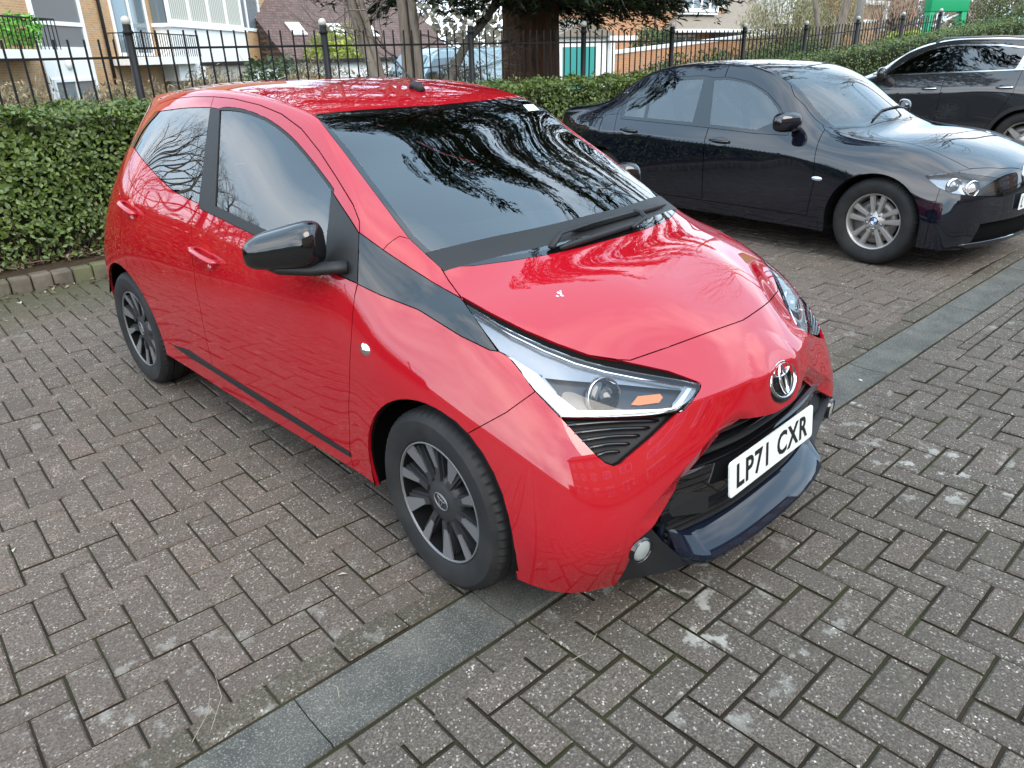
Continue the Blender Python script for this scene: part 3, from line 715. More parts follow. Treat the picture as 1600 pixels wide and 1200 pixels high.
# ---- head lamps: clear cover over a bowl with a bright running-light strip
HL = ['headlight', 'lamp_drl', 'lamp_amber', 'lamp_bowl']
for sd in (None, 'left'):
    head = finish(K.take(HL, sd), 'headlight', M_LENS, hb, gap=.0012, rim=.006)
    finish(K.take('headlight', sd), 'lamp_housing', M_LAMPGREY, head, gap=-.004, rim=0, push=-.020)
    finish(K.take('lamp_drl', sd), 'running_light', M_REFL, head, gap=.001, rim=.02, push=-.011)
    finish(K.take('lamp_bowl', sd), 'lamp_bowl', M_BOWL, head, gap=-.004, rim=-.02, push=-.035)
    finish(K.take('lamp_amber', sd), 'indicator', M_AMBER, head, gap=.0008, rim=.008, push=-.03)
    pass
    mb = MB(); c = at(952, 615, -.030); n_ = (nrm(952, 615) * .6 + V((.8, -.1, 0))).normalized()
    mb.lathe([(.0, .030), (.018, .027), (.034, .016), (.041, .0), (.046, .002), (.049, -.012)], 28, frame(c, n_)); o = mb.build('projector_lens', M_GLOSS, head)
    mb = MB(); mb.lathe([(.050, -.010), (.052, .002), (.056, .002), (.058, -.01)], 28, frame(c, n_)); o2 = mb.build('projector_ring', M_CHROME, head)
    mb = MB(); mb.tube([at(u, v, -.009) for u, v in ((742, 487), (800, 521), (850, 545), (900, 565), (950, 579), (1000, 589), (1070, 601))], .004, 6, flat=.6); o3 = mb.build('lamp_trim', M_CHROME, head)
    if sd:
        for o in (o2, o3): o.data.transform(MIR); o.data.flip_normals()
        bpy.data.objects[o.name]; 
        for ob in head.children:
            if ob.name.startswith('projector_lens'): ob.data.transform(MIR); ob.data.flip_normals()
# ---- black louvred corners under the lamps
for sd in (None, 'left'):
    cv = finish(K.take('corner_vent', sd), 'corner_vent', M_MATT, hb, gap=-.002, rim=-.026, push=-.026)
    for k, (a, b) in enumerate((((886, 664), (1034, 656)), ((897, 676), (1020, 667)), ((909, 688), (1004, 679)), ((921, 699), (988, 692)), ((933, 711), (972, 705)))):
        mb = MB(); pts = [at(a[0] + (b[0] - a[0]) * t / 8, a[1] + (b[1] - a[1]) * t / 8 - 2.5 * math.sin(math.pi * t / 8), -.004 - .016 * (t / 8) ** 1.5) for t in range(9)]
        mb.tube(pts, .0065, 8, flat=.62)
        o = mb.build('louvre', M_GLOSS, cv)
        if sd: o.data.transform(MIR); o.data.flip_normals()
M_SATIN = mat('satin_black_plastic', (.010, .011, .014), .32, spec=.5)
M_FOG = mat('fog_lamp_glass', (.42, .45, .45), .12, .35, coat=1.0)
# ---- grille mouth
mouth_back = finish(K.take(['mouth', 'fog_panel'], 'join'), 'grille_recess', M_VOID, hb, gap=-.012, rim=0, push=-.075)
EDGE = [at(u, v) for u, v in ((1163, 658), (1101, 733), (1025, 820), (943, 890))]
def wmax(z):
    for a, b in zip(EDGE, EDGE[1:]):
        if b.z <= z <= a.z: t = (z - a.z) / (b.z - a.z); return abs(a.y + (b.y - a.y) * t)
    return abs(EDGE[0].y) if z > EDGE[0].z else abs(EDGE[-1].y)
def sweep(name, prof, w, m, parent, zc, n=28, dep=None, smooth=True, auto=None):
    """prof (forward, up) swept across the nose, following its plan curve"""
    mb = MB(); m_ = len(prof); vs = []
    for i in range(n + 1):
        y = -w + 2 * w * i / n; x0 = surf_x(hb_bvh, y, zc); t = max(0, (abs(y) - w + .075) / .075) if dep else 0
        for dx, dz in prof: vs.append(V((x0 + dx * (1 - .5 * t) - .030 * t * t, y, zc + dz + dep * t ** 1.6 if dep else zc + dz)))
    fs = [(i * m_ + k, i * m_ + (k + 1) % m_, (i + 1) * m_ + (k + 1) % m_, (i + 1) * m_ + k) for i in range(n) for k in range(m_)] + [tuple(range(m_ - 1, -1, -1)), tuple(n * m_ + k for k in range(m_))]
    mb.add(vs, fs, smooth); return mb.build(name, m, parent, auto=auto or 35)
for z in (.548, .526, .504, .482): sweep('grille_bar', [(-.075, .004), (-.050, .007), (-.040, .003), (-.042, -.004), (-.075, -.006)], wmax(z) + .008, M_GLOSS if z in (.548, .504) else M_MATT, hb, z)
for z in (.305, .284, .263, .242): sweep('grille_bar', [(-.075, .003), (-.052, .006), (-.042, .002), (-.044, -.004), (-.075, -.006)], min(wmax(z), .43) + .006, M_MATT, hb, z)
sweep('plate_carrier', [(-.09, .125), (-.055, .128), (-.030, .118), (-.028, .0), (-.036, -.014), (-.09, -.016)], wmax(.40) + .012, M_GLOSS, hb, .335)
mb = MB(); P_ = [at(u, v, -.030) for u, v in ((1062, 776), (1112, 775), (1118, 781), (1118, 802), (1108, 808), (1062, 815), (1056, 806))]
mb.add(P_ + [p + V((.003, 0, 0)) for p in P_], [tuple(range(7, 14))] + [(k, (k + 1) % 7, 7 + (k + 1) % 7, 7 + k) for k in range(7)]); mb.build('towing_eye_cover', M_MATT, hb)
# protruding lower lip with its upright frame
lip_prof = [(-.075, .062), (-.040, .066), (-.022, .058), (.030, .012), (.036, .000), (.030, -.014), (.010, -.030), (-.06, -.034)]
lip = sweep('front_lip', lip_prof, .430, NAVY, hb, .192, 60, dep=.03, auto=22)
for sg in (1, -1):
    mb = MB(); pts = []
    for t in range(9):
        z = .24 + (.552 - .24) * t / 8; w = min(wmax(z) + .022, .44); pts.append(V((surf_x(hb_bvh, w, z) - .062, sg * w, z)))
    mb.tube(pts, [.018, .017, .015, .013, .012, .011, .010, .009, .008], 8, flat=.8); mb.build('lip_upright', NAVY, hb)
    fp = finish(K.take('fog_panel', None if sg < 0 else 'left'), 'fog_lamp_panel', M_SATIN, hb, gap=.001, rim=.03, push=-.006)
    c = at(1002, 859, .004); n_ = (nrm(1004, 861) + V((.7, 0, .1))).normalized()
    if sg > 0: c = MIR @ c; n_ = MIR.to_3x3() @ n_
    mb = MB(); mb.lathe([(0, .006), (.020, .005), (.030, .001), (.033, -.006)], 28, frame(c, n_)); mb.build('fog_lamp', M_FOG, fp)
    mb = MB(); mb.lathe([(.032, -.012), (.033, .003), (.035, .005), (.037, .004), (.039, -.02)], 28, frame(c, n_)); mb.build('fog_lamp_bezel', M_GLOSS, fp)
# ---- number plate
def number_plate(txt, c, z, parent, w=.52, h=.111, up=(0, 0, 1), size=.112, sx=.62):
    Mx = frame(c, z, up) @ Matrix.Rotation(-math.pi / 2, 4, 'Z')
    mb = MB(); r = .012; poly = [(sx_ * (w / 2 - r) + r * math.cos(a), sy_ * (h / 2 - r) + r * math.sin(a)) for sx_, sy_, a0 in ((1, 1, 0), (-1, 1, 90), (-1, -1, 180), (1, -1, 270)) for a in [math.radians(a0 + q) for q in (0, 30, 60, 90)]]
    mb.prism(poly, -.003, .002, Mx); pl = mb.build('number_plate', M_PLATE, parent)
    me = text_mesh(txt, size, (sx, 1.0), .0006, 1.12); xs = [v.co.x for v in me.vertices]; ys = [v.co.y for v in me.vertices]
    cx, cy = (min(xs) + max(xs)) / 2, (min(ys) + max(ys)) / 2; kx, ky = .445 / max(.01, max(xs) - min(xs)) if len(txt) > 3 else .8, .078 / (max(ys) - min(ys))
    for v in me.vertices: v.co = Mx @ V(((v.co.x - cx) * kx, (v.co.y - cy) * ky, v.co.z + .0026))
    link('registration_letters', me, M_INK, pl); return pl, Mx
xp = surf_x(hb_bvh, 0, .392)
pl, Mx = number_plate('LP71 CXR', V((xp - .016, 0, .395)), (1, 0, .10), hb)
me = text_mesh('', .01) if False else None
# ---- badge on the nose
bx = surf_x(hb_bvh, 0, .622) or .645
BM_ = frame(V((bx + .0, 0, .622)), (1, 0, .42)) @ Matrix.Rotation(-math.pi / 2, 4, 'Z')
mb = MB(); vs = [BM_ @ V((0, 0, .004))]; n = 40
for r, h in ((.6, .004), (1.0, .002), (1.0, -.03)):
    for k in range(n): t = 2 * math.pi * k / n; vs.append(BM_ @ V((.082 * r * math.cos(t), .066 * r * math.sin(t), h)))
fs = [(0, 1 + k, 1 + (k + 1) % n) for k in range(n)] + [(1 + j * n + k, 1 + (j + 1) * n + k, 1 + (j + 1) * n + (k + 1) % n, 1 + j * n + (k + 1) % n) for j in (0, 1) for k in range(n)]
mb.add(vs, fs, True); badge = mb.build('badge', M_GLOSS, hb)
def three_ovals(k, Mx, parent, m, th=.007):
    mb = MB(); Mz = Mx @ Matrix.Translation((0, 0, .004))
    ellipse_ring(mb, .075 * k, .055 * k, .0085 * k, th * k / 1., Mz, wb=.007 * k)
    ellipse_ring(mb, .047 * k, .0195 * k, .0065 * k, th * k, Mz, 0, .028 * k, wb=.005 * k)
    ellipse_ring(mb, .0185 * k, .0465 * k, .0065 * k, th * k * 1.05, Mz, 0, 0, wb=.006 * k)
    return mb.build('oval_emblem', m, parent)
three_ovals(1.0, BM_, badge, mat('badge_chrome', (.55, .56, .58), .14, 1.0))
# ---- door mirror
def door_mirror(sg=1):
    mb = MB(); c = V((-.600, -.838, .962)); ax = V((-.17, -.115, -.012)).normalized(); up = V((0, .02, 1)).normalized(); fw = up.cross(ax).normalized(); up = ax.cross(fw)
    if fw.x < 0: fw = -fw
    n, m_ = 20, 28; vs = []
    for i in range(n + 1):
        ph = -math.pi / 2 + math.pi * i / n; 
        for k in range(m_):
            t = 2 * math.pi * k / m_; sp_ = lambda x, e: math.copysign(abs(x) ** e, x)
            a = sp_(math.sin(ph), .52); q = sp_(math.cos(ph), .46)
            X = .126 * a; Y = q * sp_(math.sin(t), .62) * .070 * (1 - .20 * a); Zf = q * sp_(math.cos(t), .85) * (.078 if math.cos(t) > 0 else .04)
            if Y < 0: Y *= .86
            vs.append(c + ax * X + up * (Y + .012 * (1 - a)) + fw * Zf)
    fs = [(i * m_ + k, i * m_ + (k + 1) % m_, (i + 1) * m_ + (k + 1) % m_, (i + 1) * m_ + k) for i in range(n) for k in range(m_)]
    mb.add(vs, fs, True)
    cap = mb.build('door_mirror', M_GLOSS, hb)
    mb = MB(); mb.tube([V((-.43, -.735, .925)), V((-.46, -.775, .925)), V((-.51, -.80, .918)), V((-.60, -.865, .920)), V((-.665, -.915, .935))], [.034, .030, .034, .034, .012], 12, flat=.62); mb.build('mirror_foot', M_MATT, cap)
    mb = MB(); mb.lathe([(0, .002), (.055, .0), (.06, -.004)], 24, frame(c - fw * .041, -fw) @ Matrix.Diagonal((1, 1.8, 1, 1))); mb.build('mirror_glass', M_CHROME, cap)
    return cap
m1 = door_mirror()
m2 = link('door_mirror', m1.data.copy(), None, hb); m2.data.transform(MIR); m2.data.flip_normals()
for ch in list(m1.children): d = link(ch.name.split('.')[0], ch.data.copy(), None, m2); d.data.transform(MIR); d.data.flip_normals()
# ---- door handles, repeaters, aerial, wipers
def handle(a, b, cup, lock):
    mb = MB(); p, q = at(*a), at(*b); n_ = nrm((a[0] + b[0]) / 2, (a[1] + b[1]) / 2); pts = [p.lerp(q, t) + n_ * h for t, h in ((0, -.004), (.04, .018), (.2, .027), (.5, .030), (.8, .027), (.96, .020), (1, -.004))]
    mb.tube(pts, [.011, .013, .0125, .012, .013, .014, .011], 10, flat=.62); o = mb.build('door_handle', RED, hb)
    mb = MB(); c = at(*cup); mb.lathe([(0, .0012), (.6, .0012), (1.0, .0002)], 26, frame(c, nrm(*cup)) @ Matrix.Diagonal((.030, .048, 1, 1))); mb.build('handle_cup', M_SHADE, o)
    mb = MB(); c = at(*lock); mb.lathe([(0, .006), (.6, .005), (1, .0)], 20, frame(c, nrm(*lock)) @ Matrix.Diagonal((.014, .017, 1, 1))); mb.build('lock_cover', RED, o)
    return o
M_SHADE = car_paint('red_paint_recess', (.40, .008, .014))  # second red on the cup discs, painted as the shade of a recess
for args in (((303, 388), (341, 411), (322, 394), (327, 418)), ((192, 316), (214, 334), (203, 322), (206, 341))):
    o = handle(*args); me = o.data.copy(); me.transform(MIR); me.flip_normals(); o2 = link('door_handle', me, None, hb)
    for ch in list(o.children): d = link(ch.name.split('.')[0], ch.data.copy(), None, o2); d.data.transform(MIR); d.data.flip_normals()
def repeater():
    mb = MB(); c = at(570, 546); mb.lathe([(0, .009), (.55, .007), (1.0, .0)], 24, frame(c, nrm(570, 546), (1, 0, 0)) @ Matrix.Diagonal((.026, .019, 1, 1))); return mb.build('side_repeater', M_CHROME, hb)
both(repeater)
mb = MB(); b0 = at(652, 141, 0); mb.tube([b0 + V((.03, 0, -.004)), b0 + V((.015, 0, .014)), b0 + V((-.02, 0, .022)), b0 + V((-.045, 0, .012))], [.016, .017, .015, .008], 10); aer = mb.build('aerial_base', M_MATT, hb)
mb = MB(); mb.tube([b0 + V((-.01, 0, .02)), b0 + V((-.075, .0, .072)), b0 + V((-.16, .0, .135))], [.0055, .0035, .003], 8); mb.build('aerial_mast', M_MATT, aer)
def wiper(arm, blade, name='wiper'):
    mb = MB(); mb.tube([at(u, v, o) for u, v, o in arm], [.012, .010, .008, .006][:len(arm)], 8, flat=.6); w = mb.build(name, M_MATT, hb)
    mb = MB(); n = 10; mb.tube([at(blade[0][0] + (blade[1][0] - blade[0][0]) * k / n, blade[0][1] + (blade[1][1] - blade[0][1]) * k / n, .012) for k in range(n + 1)], [.004] + [.008] * (n - 1) + [.004], 8, flat=1.3); mb.build('wiper_blade', M_MATT, w)
wiper([(860, 392, .012), (872, 377, .03), (920, 361, .03), (985, 340, .022)], ((893, 366), (1037, 324)))
wiper([(985, 360, .012), (1003, 352, .03), (996, 342, .028), (985, 338, .022)], ((874, 393), (1000, 352)))
cow = MB(); 
rows = []
for k in range(25):
    y = -.60 + 1.2 * k / 24; r_ = []
    for dx, up in ((.035, -.004), (-.005, .001), (-.045, .0015), (-.085, .002)):
        xb = -.126 * (abs(y) / .604) ** 2.2 + .004; x = xb + dx - .01
        h = hb_bvh.ray_cast(V((x, y, 2)), V((0, 0, -1))); r_.append(h[0] + h[1] * up if dx < .03 else h[0] - h[1] * .012)
    rows.append(r_)
cow.add([p for r_ in rows for p in r_], [(4 * i + j, 4 * i + j + 1, 4 * i + j + 5, 4 * i + j + 4) for i in range(24) for j in range(3)], True)
cow.build('windscreen_cowl', M_MATT, hb)
st = [at(u, v, .001) for u, v in ((817, 164), (833, 163), (843, 172), (826, 174))]
mb = MB(); mb.add(st, [(0, 1, 2, 3)]); mb.build('windscreen_sticker', mat('pale_green_sticker', (.55, .68, .55), .5), hb)
# ---- wheels
def tyre_mesh(R, rim, w, m, blocks=64):
    mb = MB(); n = blocks * 2; prof = [(rim - .004, w * .36), (rim + .004, w * .46), (rim + .012, w * .485), (rim + (R - rim) * .45, w * .53), (rim + (R - rim) * .72, w * .515), (R - .012, w * .455), (R - .0035, w * .39), (R, w * .30), (R, w * .20), (R - .007, w * .185), (R - .007, w * .155), (R, w * .14), (R, 0)]
    prof = prof + [(r, -h) for r, h in prof[-2::-1]]; m_ = len(prof); vs = []
    for i, (r, h) in enumerate(prof):
        for k in range(n):
            t = 2 * math.pi * (k + (.35 if (k % 2) else 0)) / n; rr = r - (.006 if (k % 2) and abs(h) > w * .25 and r > R - .014 else 0)
            vs.append(V((rr * math.cos(t), rr * math.sin(t), h)))
    fs = [(i * n + k, i * n + (k + 1) % n, (i + 1) * n + (k + 1) % n, (i + 1) * n + k) for i in range(m_ - 1) for k in range(n)]
    mb.add(vs, fs, True); me = mb.mesh('tyre', m); me.set_sharp_from_angle(angle=math.radians(32)); return me
M_TRIM = mat('wheel_trim_charcoal', (.024, .024, .026), .5); M_FACET = mat('machined_silver_facet', (.17, .17, .175), .45, .4)
def hatch_wheel():
    w = bpy.data.objects.new('wheel', None); COL.objects.link(w); w.parent = hb
    link('tyre', tyre_mesh(.289, .193, .168, M_RUBBER), None, w)
    mb = MB(); mb.lathe([(.196, .05), (.196, .074), (.190, .074), (.182, .064), (.17, -.01), (.02, -.012), (0, -.012)], 60); mb.build('steel_rim', M_VOID, w)
    mb = MB(); mb.lathe([(.1935, .068), (.1935, .0765), (.1885, .0770), (.187, .070)], 72); mb.build('rim_edge', M_FACET, w)
    mb = MB(); mb.lathe([(.0, .060), (.048, .060), (.052, .058), (.060, .056), (.078, .052), (.086, .040), (.086, .0)], 48); mb.build('hub_cap', M_TRIM, w)
    base = MB(); specs = []
    for k in range(10):
        a = 2 * math.pi * k / 10 + .12
        wide = k % 2 == 0
        Rz = Matrix.Rotation(a, 4, 'Z')
        base.prism([(.07, -.016), (.187, -.030 if wide else -.020), (.187, .030 if wide else .020), (.07, .016)], .02, .050, Rz)
        base.prism([(.07, -.010), (.187, -.024 if wide else -.013), (.187, .024 if wide else .013), (.07, .010)], .05, .0615, Rz)
        f = MB(); x0, x1 = (.086, .1885) if wide else (.102, .1885); a0 = .004; tw = .026 if wide else .017; sh = .014
        pts = [(x0, -a0), (x1, -tw + sh), (x1, tw + sh), (x0, a0 + .004)]
        zs = (.060, .073, .073, .060); vs = [Rz @ V((x, y, z)) for (x, y), z in zip(pts, zs)] + [Rz @ V((x, y, z - .006)) for (x, y), z in zip(pts, zs)]
        f.add(vs, [(0, 1, 2, 3)] + [(j, (j + 1) % 4, 4 + (j + 1) % 4, 4 + j) for j in range(4)]); f.build('spoke_facet', M_FACET, w)
    base.build('wheel_trim', M_TRIM, w)
    mb = MB(); mb.lathe([(.10, .005), (.10, .012), (.165, .012), (.165, .004)], 40); mb.build('brake_disc', mat('brake_disc_steel', (.16, .15, .14), .4, .8), w)
    three_ovals(.46, Matrix.Translation((0, 0, .058)), w, M_FACET)
    return w
w0 = hatch_wheel()
for i, (x, sg) in enumerate(((0, -1), (-2.34, -1), (0, 1), (-2.34, 1))):
    o = w0 if i == 0 else copy_tree(w0, hb)
    o.location = (x, sg * .712, .289)
    o.rotation_euler = Euler((math.pi / 2 if sg < 0 else -math.pi / 2, .35 + i * .8, 0), 'XYZ')
    if x == 0: o.rotation_euler = (Matrix.Rotation(math.radians(-3), 3, 'Z') @ o.rotation_euler.to_matrix()).to_euler()
# ---- wheel arch liners, underside, cabin
for x, r in ((-.012, .345), (-2.345, .352)):
    for sg in (-1, 1):
        mb = MB(); n = 20; vs = []
        for k in range(n + 1):
            t = math.radians(-14 + (208 if x > -1 else 172) * k / n)
            for w, rr in ((.50, r), (.775, r), (.792, r - .018)): vs.append(V((x + rr * math.cos(t), sg * w, .29 + rr * math.sin(t))))
        vs.append(V((x, sg * .50, .29)))
        mb.add(vs, [(3 * k + j, 3 * k + j + 1, 3 * k + j + 4, 3 * k + j + 3) for k in range(n) for j in (0, 1)] + [(3 * k, 3 * k + 3, len(vs) - 1) for k in range(n)], True); mb.build('wheel_arch_liner', M_VOID, hb)
mb = MB(); mb.box((-2.6, -.55, .20), (.52, .55, .30), bev=.03); mb.box((-1.98, -.74, .215), (-.36, .74, .34), bev=.03); mb.build('underbody', M_VOID, hb)
mb = MB(); n = 14; vs = []
for i in range(n + 1):
    y = -.60 + 1.2 * i / n; e = 1 - .12 * abs(y / .6) ** 4
    for x, z in ((-.12 - .16 * (y / .6) ** 2, .88 * e), (-.40, .915 * e), (-.62, .925 * e), (-.74, .89 * e), (-.78, .78), (-.72, .5), (-.5, .4)): vs.append(V((x, y, z + (.035 * math.exp(-((y + .33) / .16) ** 2) if -.8 < x < -.5 and z > .8 else 0))))
mb.add(vs, [(7 * i + j, 7 * i + j + 1, 7 * i + j + 8, 7 * i + j + 7) for i in range(n) for j in range(6)], True); mb.build('dashboard', M_DASH, hb)
mb = MB(); Ms = frame(V((-.90, -.33, .80)), (-1, 0, .55)); vs_ = [Ms @ V((.178 * math.cos(2 * math.pi * k / 32), .178 * math.sin(2 * math.pi * k / 32), 0)) for k in range(33)]
mb.tube(vs_, .014, 8); mb.lathe([(0, -.01), (.05, -.012), (.06, -.05)], 20, Ms)
for a in (0, 2.4, 3.9): mb.tube([Ms @ V((.04 * math.cos(a), .04 * math.sin(a), -.02)), Ms @ V((.172 * math.cos(a), .172 * math.sin(a), 0))], .012, 6)
mb.build('steering_wheel', M_MATT, hb)
def seat(x, y, w, hh):
    mb = MB(); mb.box((x - .05, y - w, .42), (x + .48, y + w, .58), bev=.06)
    Mb = Matrix.Translation((x - .02, y, .52)) @ Matrix.Rotation(math.radians(-18), 4, 'Y'); mb.box((-.07, -w, 0), (.07, w, hh), M=Mb, bev=.06)
    mb.box((-.05, -.11, hh + .03), (.05, .11, hh + .20), M=Mb, bev=.045); mb.tube([Mb @ V((0, -.05, hh - .02)), Mb @ V((0, -.05, hh + .06))], .007, 6); mb.tube([Mb @ V((0, .05, hh - .02)), Mb @ V((0, .05, hh + .06))], .007, 6)
    return mb.build('seat', M_SEAT, hb)
seat(-1.36, -.33, .23, .52); seat(-1.36, .33, .23, .52); seat(-2.08, -.30, .28, .42); seat(-2.08, .30, .28, .42)
mb = MB(); rm = at(775, 196, -.06); mb.box(tuple(rm - V((.015, .11, .03))), tuple(rm + V((.02, .11, .035))), bev=.012); mb.tube([rm, rm + V((.07, 0, .03))], .012, 6); mb.build('rear_view_mirror', M_MATT, hb)
mb = MB()
for u, v, r in ((874, 458, .008), (878, 462, .006), (871, 463, .005), (876, 455, .004)):
    c = at(u, v, .0008); mb.lathe([(0, .0012), (r * .7, .0010), (r, .0)], 9, frame(c, nrm(u, v), (1, .3, 0)) @ Matrix.Diagonal((1, .7, 1, 1)))
mb.build('bird_dropping', mat('bird_dropping_white', (.50, .47, .45), .8), hb)
full_hb.free(); bm.free()
# ================================================================== THE DARK BLUE SALOON
def spread(c, e, l1w, l2w):
    """centre and edge point -> the four points of a row (x, w, z)"""
    f = lambda w: (w / e[1]) ** 2.4
    return [c, (c[0] + (e[0] - c[0]) * f(l1w), l1w, c[2] + (e[2] - c[2]) * f(l1w)), (c[0] + (e[0] - c[0]) * f(l2w), l2w, c[2] + (e[2] - c[2]) * f(l2w)), e]
def car_rows(rows): return [spread((cx, 0, cz), (ex, ew, ez), ew * .36, ew * .71) for cx, cz, ex, ew, ez in rows]
T = car_rows([(.68, .18, .54, .74, .18), (.72, .33, .58, .765, .33), (.725, .48, .59, .77, .48), (.715, .58, .58, .765, .58), (.695, .665, .545, .725, .655),
 (.625, .735, .46, .70, .712), (.35, .848, .27, .705, .80), (0, .918, -.03, .715, .865), (-.30, .968, -.52, .695, .935),
 (-.70, 1.192, -.84, .64, 1.165), (-1.08, 1.365, -1.18, .575, 1.337), (-1.60, 1.418, -1.60, .565, 1.387), (-2.05, 1.412, -2.05, .56, 1.380), (-2.45, 1.365, -2.40, .56, 1.333), (-2.75, 1.22, -2.69, .61, 1.19), (-3.02, 1.075, -2.97, .675, 1.045),
 (-3.50, 1.035, -3.38, .70, .985), (-3.60, .97, -3.46, .715, .92), (-3.65, .82, -3.50, .735, .79), (-3.69, .62, -3.54, .75, .60), (-3.69, .42, -3.54, .75, .42), (-3.63, .25, -3.48, .73, .25)])
S = [None,
 [(.29, .785, .735), (.33, .832, .655), (.36, .862, .52), (.40, .868, .35), (.41, .855, .19)],
 [(-.01, .800, .822), (0, .862, .745), (0, .905, .60), (0, .908, .38), (0, .89, .19)],
 [(-.51, .775, .895), (-.50, .850, .825), (-.48, .895, .70), (-.46, .896, .42), (-.46, .876, .2)],
 [(-.86, .702, 1.12), (-.87, .818, .94), (-.88, .897, .77), (-.88, .898, .42), (-.88, .878, .2)],
 [(-1.22, .636, 1.285), (-1.25, .822, .955), (-1.25, .900, .785), (-1.25, .899, .42), (-1.25, .878, .2)],
 [(-1.62, .628, 1.330), (-1.62, .822, .965), (-1.62, .902, .795), (-1.62, .900, .42), (-1.62, .878, .2)],
 [(-2.05, .626, 1.320), (-2.05, .818, .975), (-2.05, .902, .805), (-2.05, .900, .43), (-2.05, .878, .2)],
 [(-2.40, .630, 1.260), (-2.42, .810, .985), (-2.42, .897, .812), (-2.42, .902, .45), (-2.42, .88, .21)],
 [(-2.69, .685, 1.120), (-2.73, .800, .99), (-2.76, .896, .81), (-2.76, .908, .50), (-2.76, .89, .22)],
 [(-2.97, .735, 1.000), (-3.00, .795, .935), (-3.03, .872, .79), (-3.08, .890, .5), (-3.08, .865, .23)], None]
SAL_POS, SAL_RZ = (6.372, .205, 0), math.radians(-92)
SM = Matrix.Translation(SAL_POS) @ Matrix.Rotation(SAL_RZ, 4, 'Z'); PS = Proj('photo', SM)
bm, full = shell(T, S, 5, 8, 10, 13, levels=3, crease=((8, 13, .5),), rows=((3, 3, 10, 1.0),))
sal_bvh = BVHTree.FromBMesh(full); K = Cutter(bm)
g_f = sp([(1116, 126, 1), (1137, 125), (1170, 132), (1195, 147), (1214, 169), (1219, 186, 1), (1182, 203, 1), (1109, 194, 1)], 3)
g_r = [(1021, 131), (1050, 126), (1100, 124), (1082, 191), (1011, 184.5)]; g_q = [(975, 181), (981, 157), (990, 147), (1002, 139), (1015, 134), (1006, 184)]
hl = [(1446, 275), (1459, 272), (1494, 270), (1531, 274), (1564, 279), (1568, 307), (1531, 307), (1487, 302), (1464, 292)]
wsd = lambda c: c.y < -.3
K.part('arch', arc(0, .316, .352) + [(-.36, .05), (.36, .05)], SIDEV, {SIDE}, cond=wsd); K.part('arch', arc(-2.76, .316, .352) + [(-3.12, .05), (-2.40, .05)], SIDEV, {SIDE}, cond=wsd)
K.part('window_front', g_f, PS, {SIDE}); K.part('window_rear', g_r, PS, {SIDE}); K.part('window_quarter', g_q, PS, {SIDE})
K.part('window_frame', offset_poly([(1116, 126), (1137, 125), (1170, 132), (1195, 147), (1214, 169), (1225, 190), (1230, 207), (1182, 204), (1109, 195), (1011, 185), (973, 182), (980, 157), (990, 146), (1002, 138), (1021, 130), (1050, 125), (1100, 123)], 4.5), PS, {SIDE})
K.part('headlight', hl, PS, {SIDE, FRONT, BONNET}, cond=lambda c: c.x > 0)
sd = lambda c: c.z < 1.0
K.part('rear_door', [(-1.56, 1.5), (-1.52, .95), (-1.50, .30), (-2.30, .30), (-2.50, .58), (-2.58, .80), (-2.62, .99), (-2.45, 1.3), (-2.2, 1.5)], SIDEV, {SIDE})
K.part('front_door', [(-1.56, 1.5), (-1.52, .95), (-1.50, .30), (-.50, .30), (-.47, .55), (-.50, .80), (-.53, .925), (-.86, 1.16), (-1.2, 1.5)], SIDEV, {SIDE})
K.part('sill', [(-.40, .30), (-2.42, .30), (-2.42, .0), (-.40, .0)], SIDEV, {SIDE})
K.part('bonnet', [(-.36, -.02), (-.40, .40), (-.48, .65), (-.53, .68), (-.40, .73), (.30, .655), (.55, .60), (.68, .35), (.715, .02), (.7, -.02)] and [(-.285, .02), (-.335, -.48), (-.475, -.665), (-.53, -.685), (-.40, -.70), (.30, -.655), (.50, -.62), (.62, -.40), (.69, -.16), (.70, .02)], Proj('top'), {BONNET, FRONT, SCREEN, SIDE}, cond=lambda c: c.z > .6)
WS = [(-1.10, .2), (-1.105, -.3), (-1.17, -.56), (-.84, -.625), (-.50, -.675), (-.48, -.665), (-.335, -.48), (-.285, .2)]
K.part('windscreen', offset_poly(WS, -.028), Proj('top'), {SCREEN, ROOF, BONNET, SIDE}, cond=lambda c: c.z > .8); K.part('screen_frit', WS, Proj('top'), {SCREEN, ROOF, BONNET, SIDE}, cond=lambda c: c.z > .8)
K.part('kidney_grille', [(-.19, .60), (-.012, .60), (-.012, .705), (-.16, .700), (-.20, .66)], FRONTV, {FRONT}); K.part('lower_grille', [(-.62, .22), (.02, .22), (.02, .36), (-.62, .36)], FRONTV, {FRONT})
K.part('rear_screen', [(-2.49, .02), (-2.44, -.52), (-2.72, -.58), (-2.94, -.63), (-2.99, .02)], Proj('top'), {REAR, ROOF}, cond=lambda c: c.z > 1.0)
K.part('tail_light', [(-3.47, .80), (-3.7, .78), (-3.7, .93), (-3.49, .92)], SIDEV, {SIDE, REAR}, cond=lambda c: c.y < -.42)
K.part('roof', None, None, {ROOF}); K.part('front_bumper', None, None, {FRONT}); K.part('front_bumper', [(.39, .0), (1, 0), (1, .70), (.47, .70), (.42, .60)], SIDEV, {SIDE})
K.part('front_wing', None, None, {SIDE, BONNET}, cond=lambda c: c.x > -.6); K.part('windscreen_pillar', None, None, {SIDE, SCREEN, BONNET}, cond=lambda c: c.x > -1.3); K.part('boot_lid', None, None, {REAR}, cond=lambda c: c.z > .7); K.part('rear_bumper', None, None, {REAR}); K.part('body_side', None, None, {SIDE, SCREEN, BONNET})
K.freeze(full)
BLUE = car_paint('midnight_blue_paint', (.003, .004, .009), rough=.45)
SGLASS = glass_mat('saloon_glass', (.50, .58, .60), 2.1)
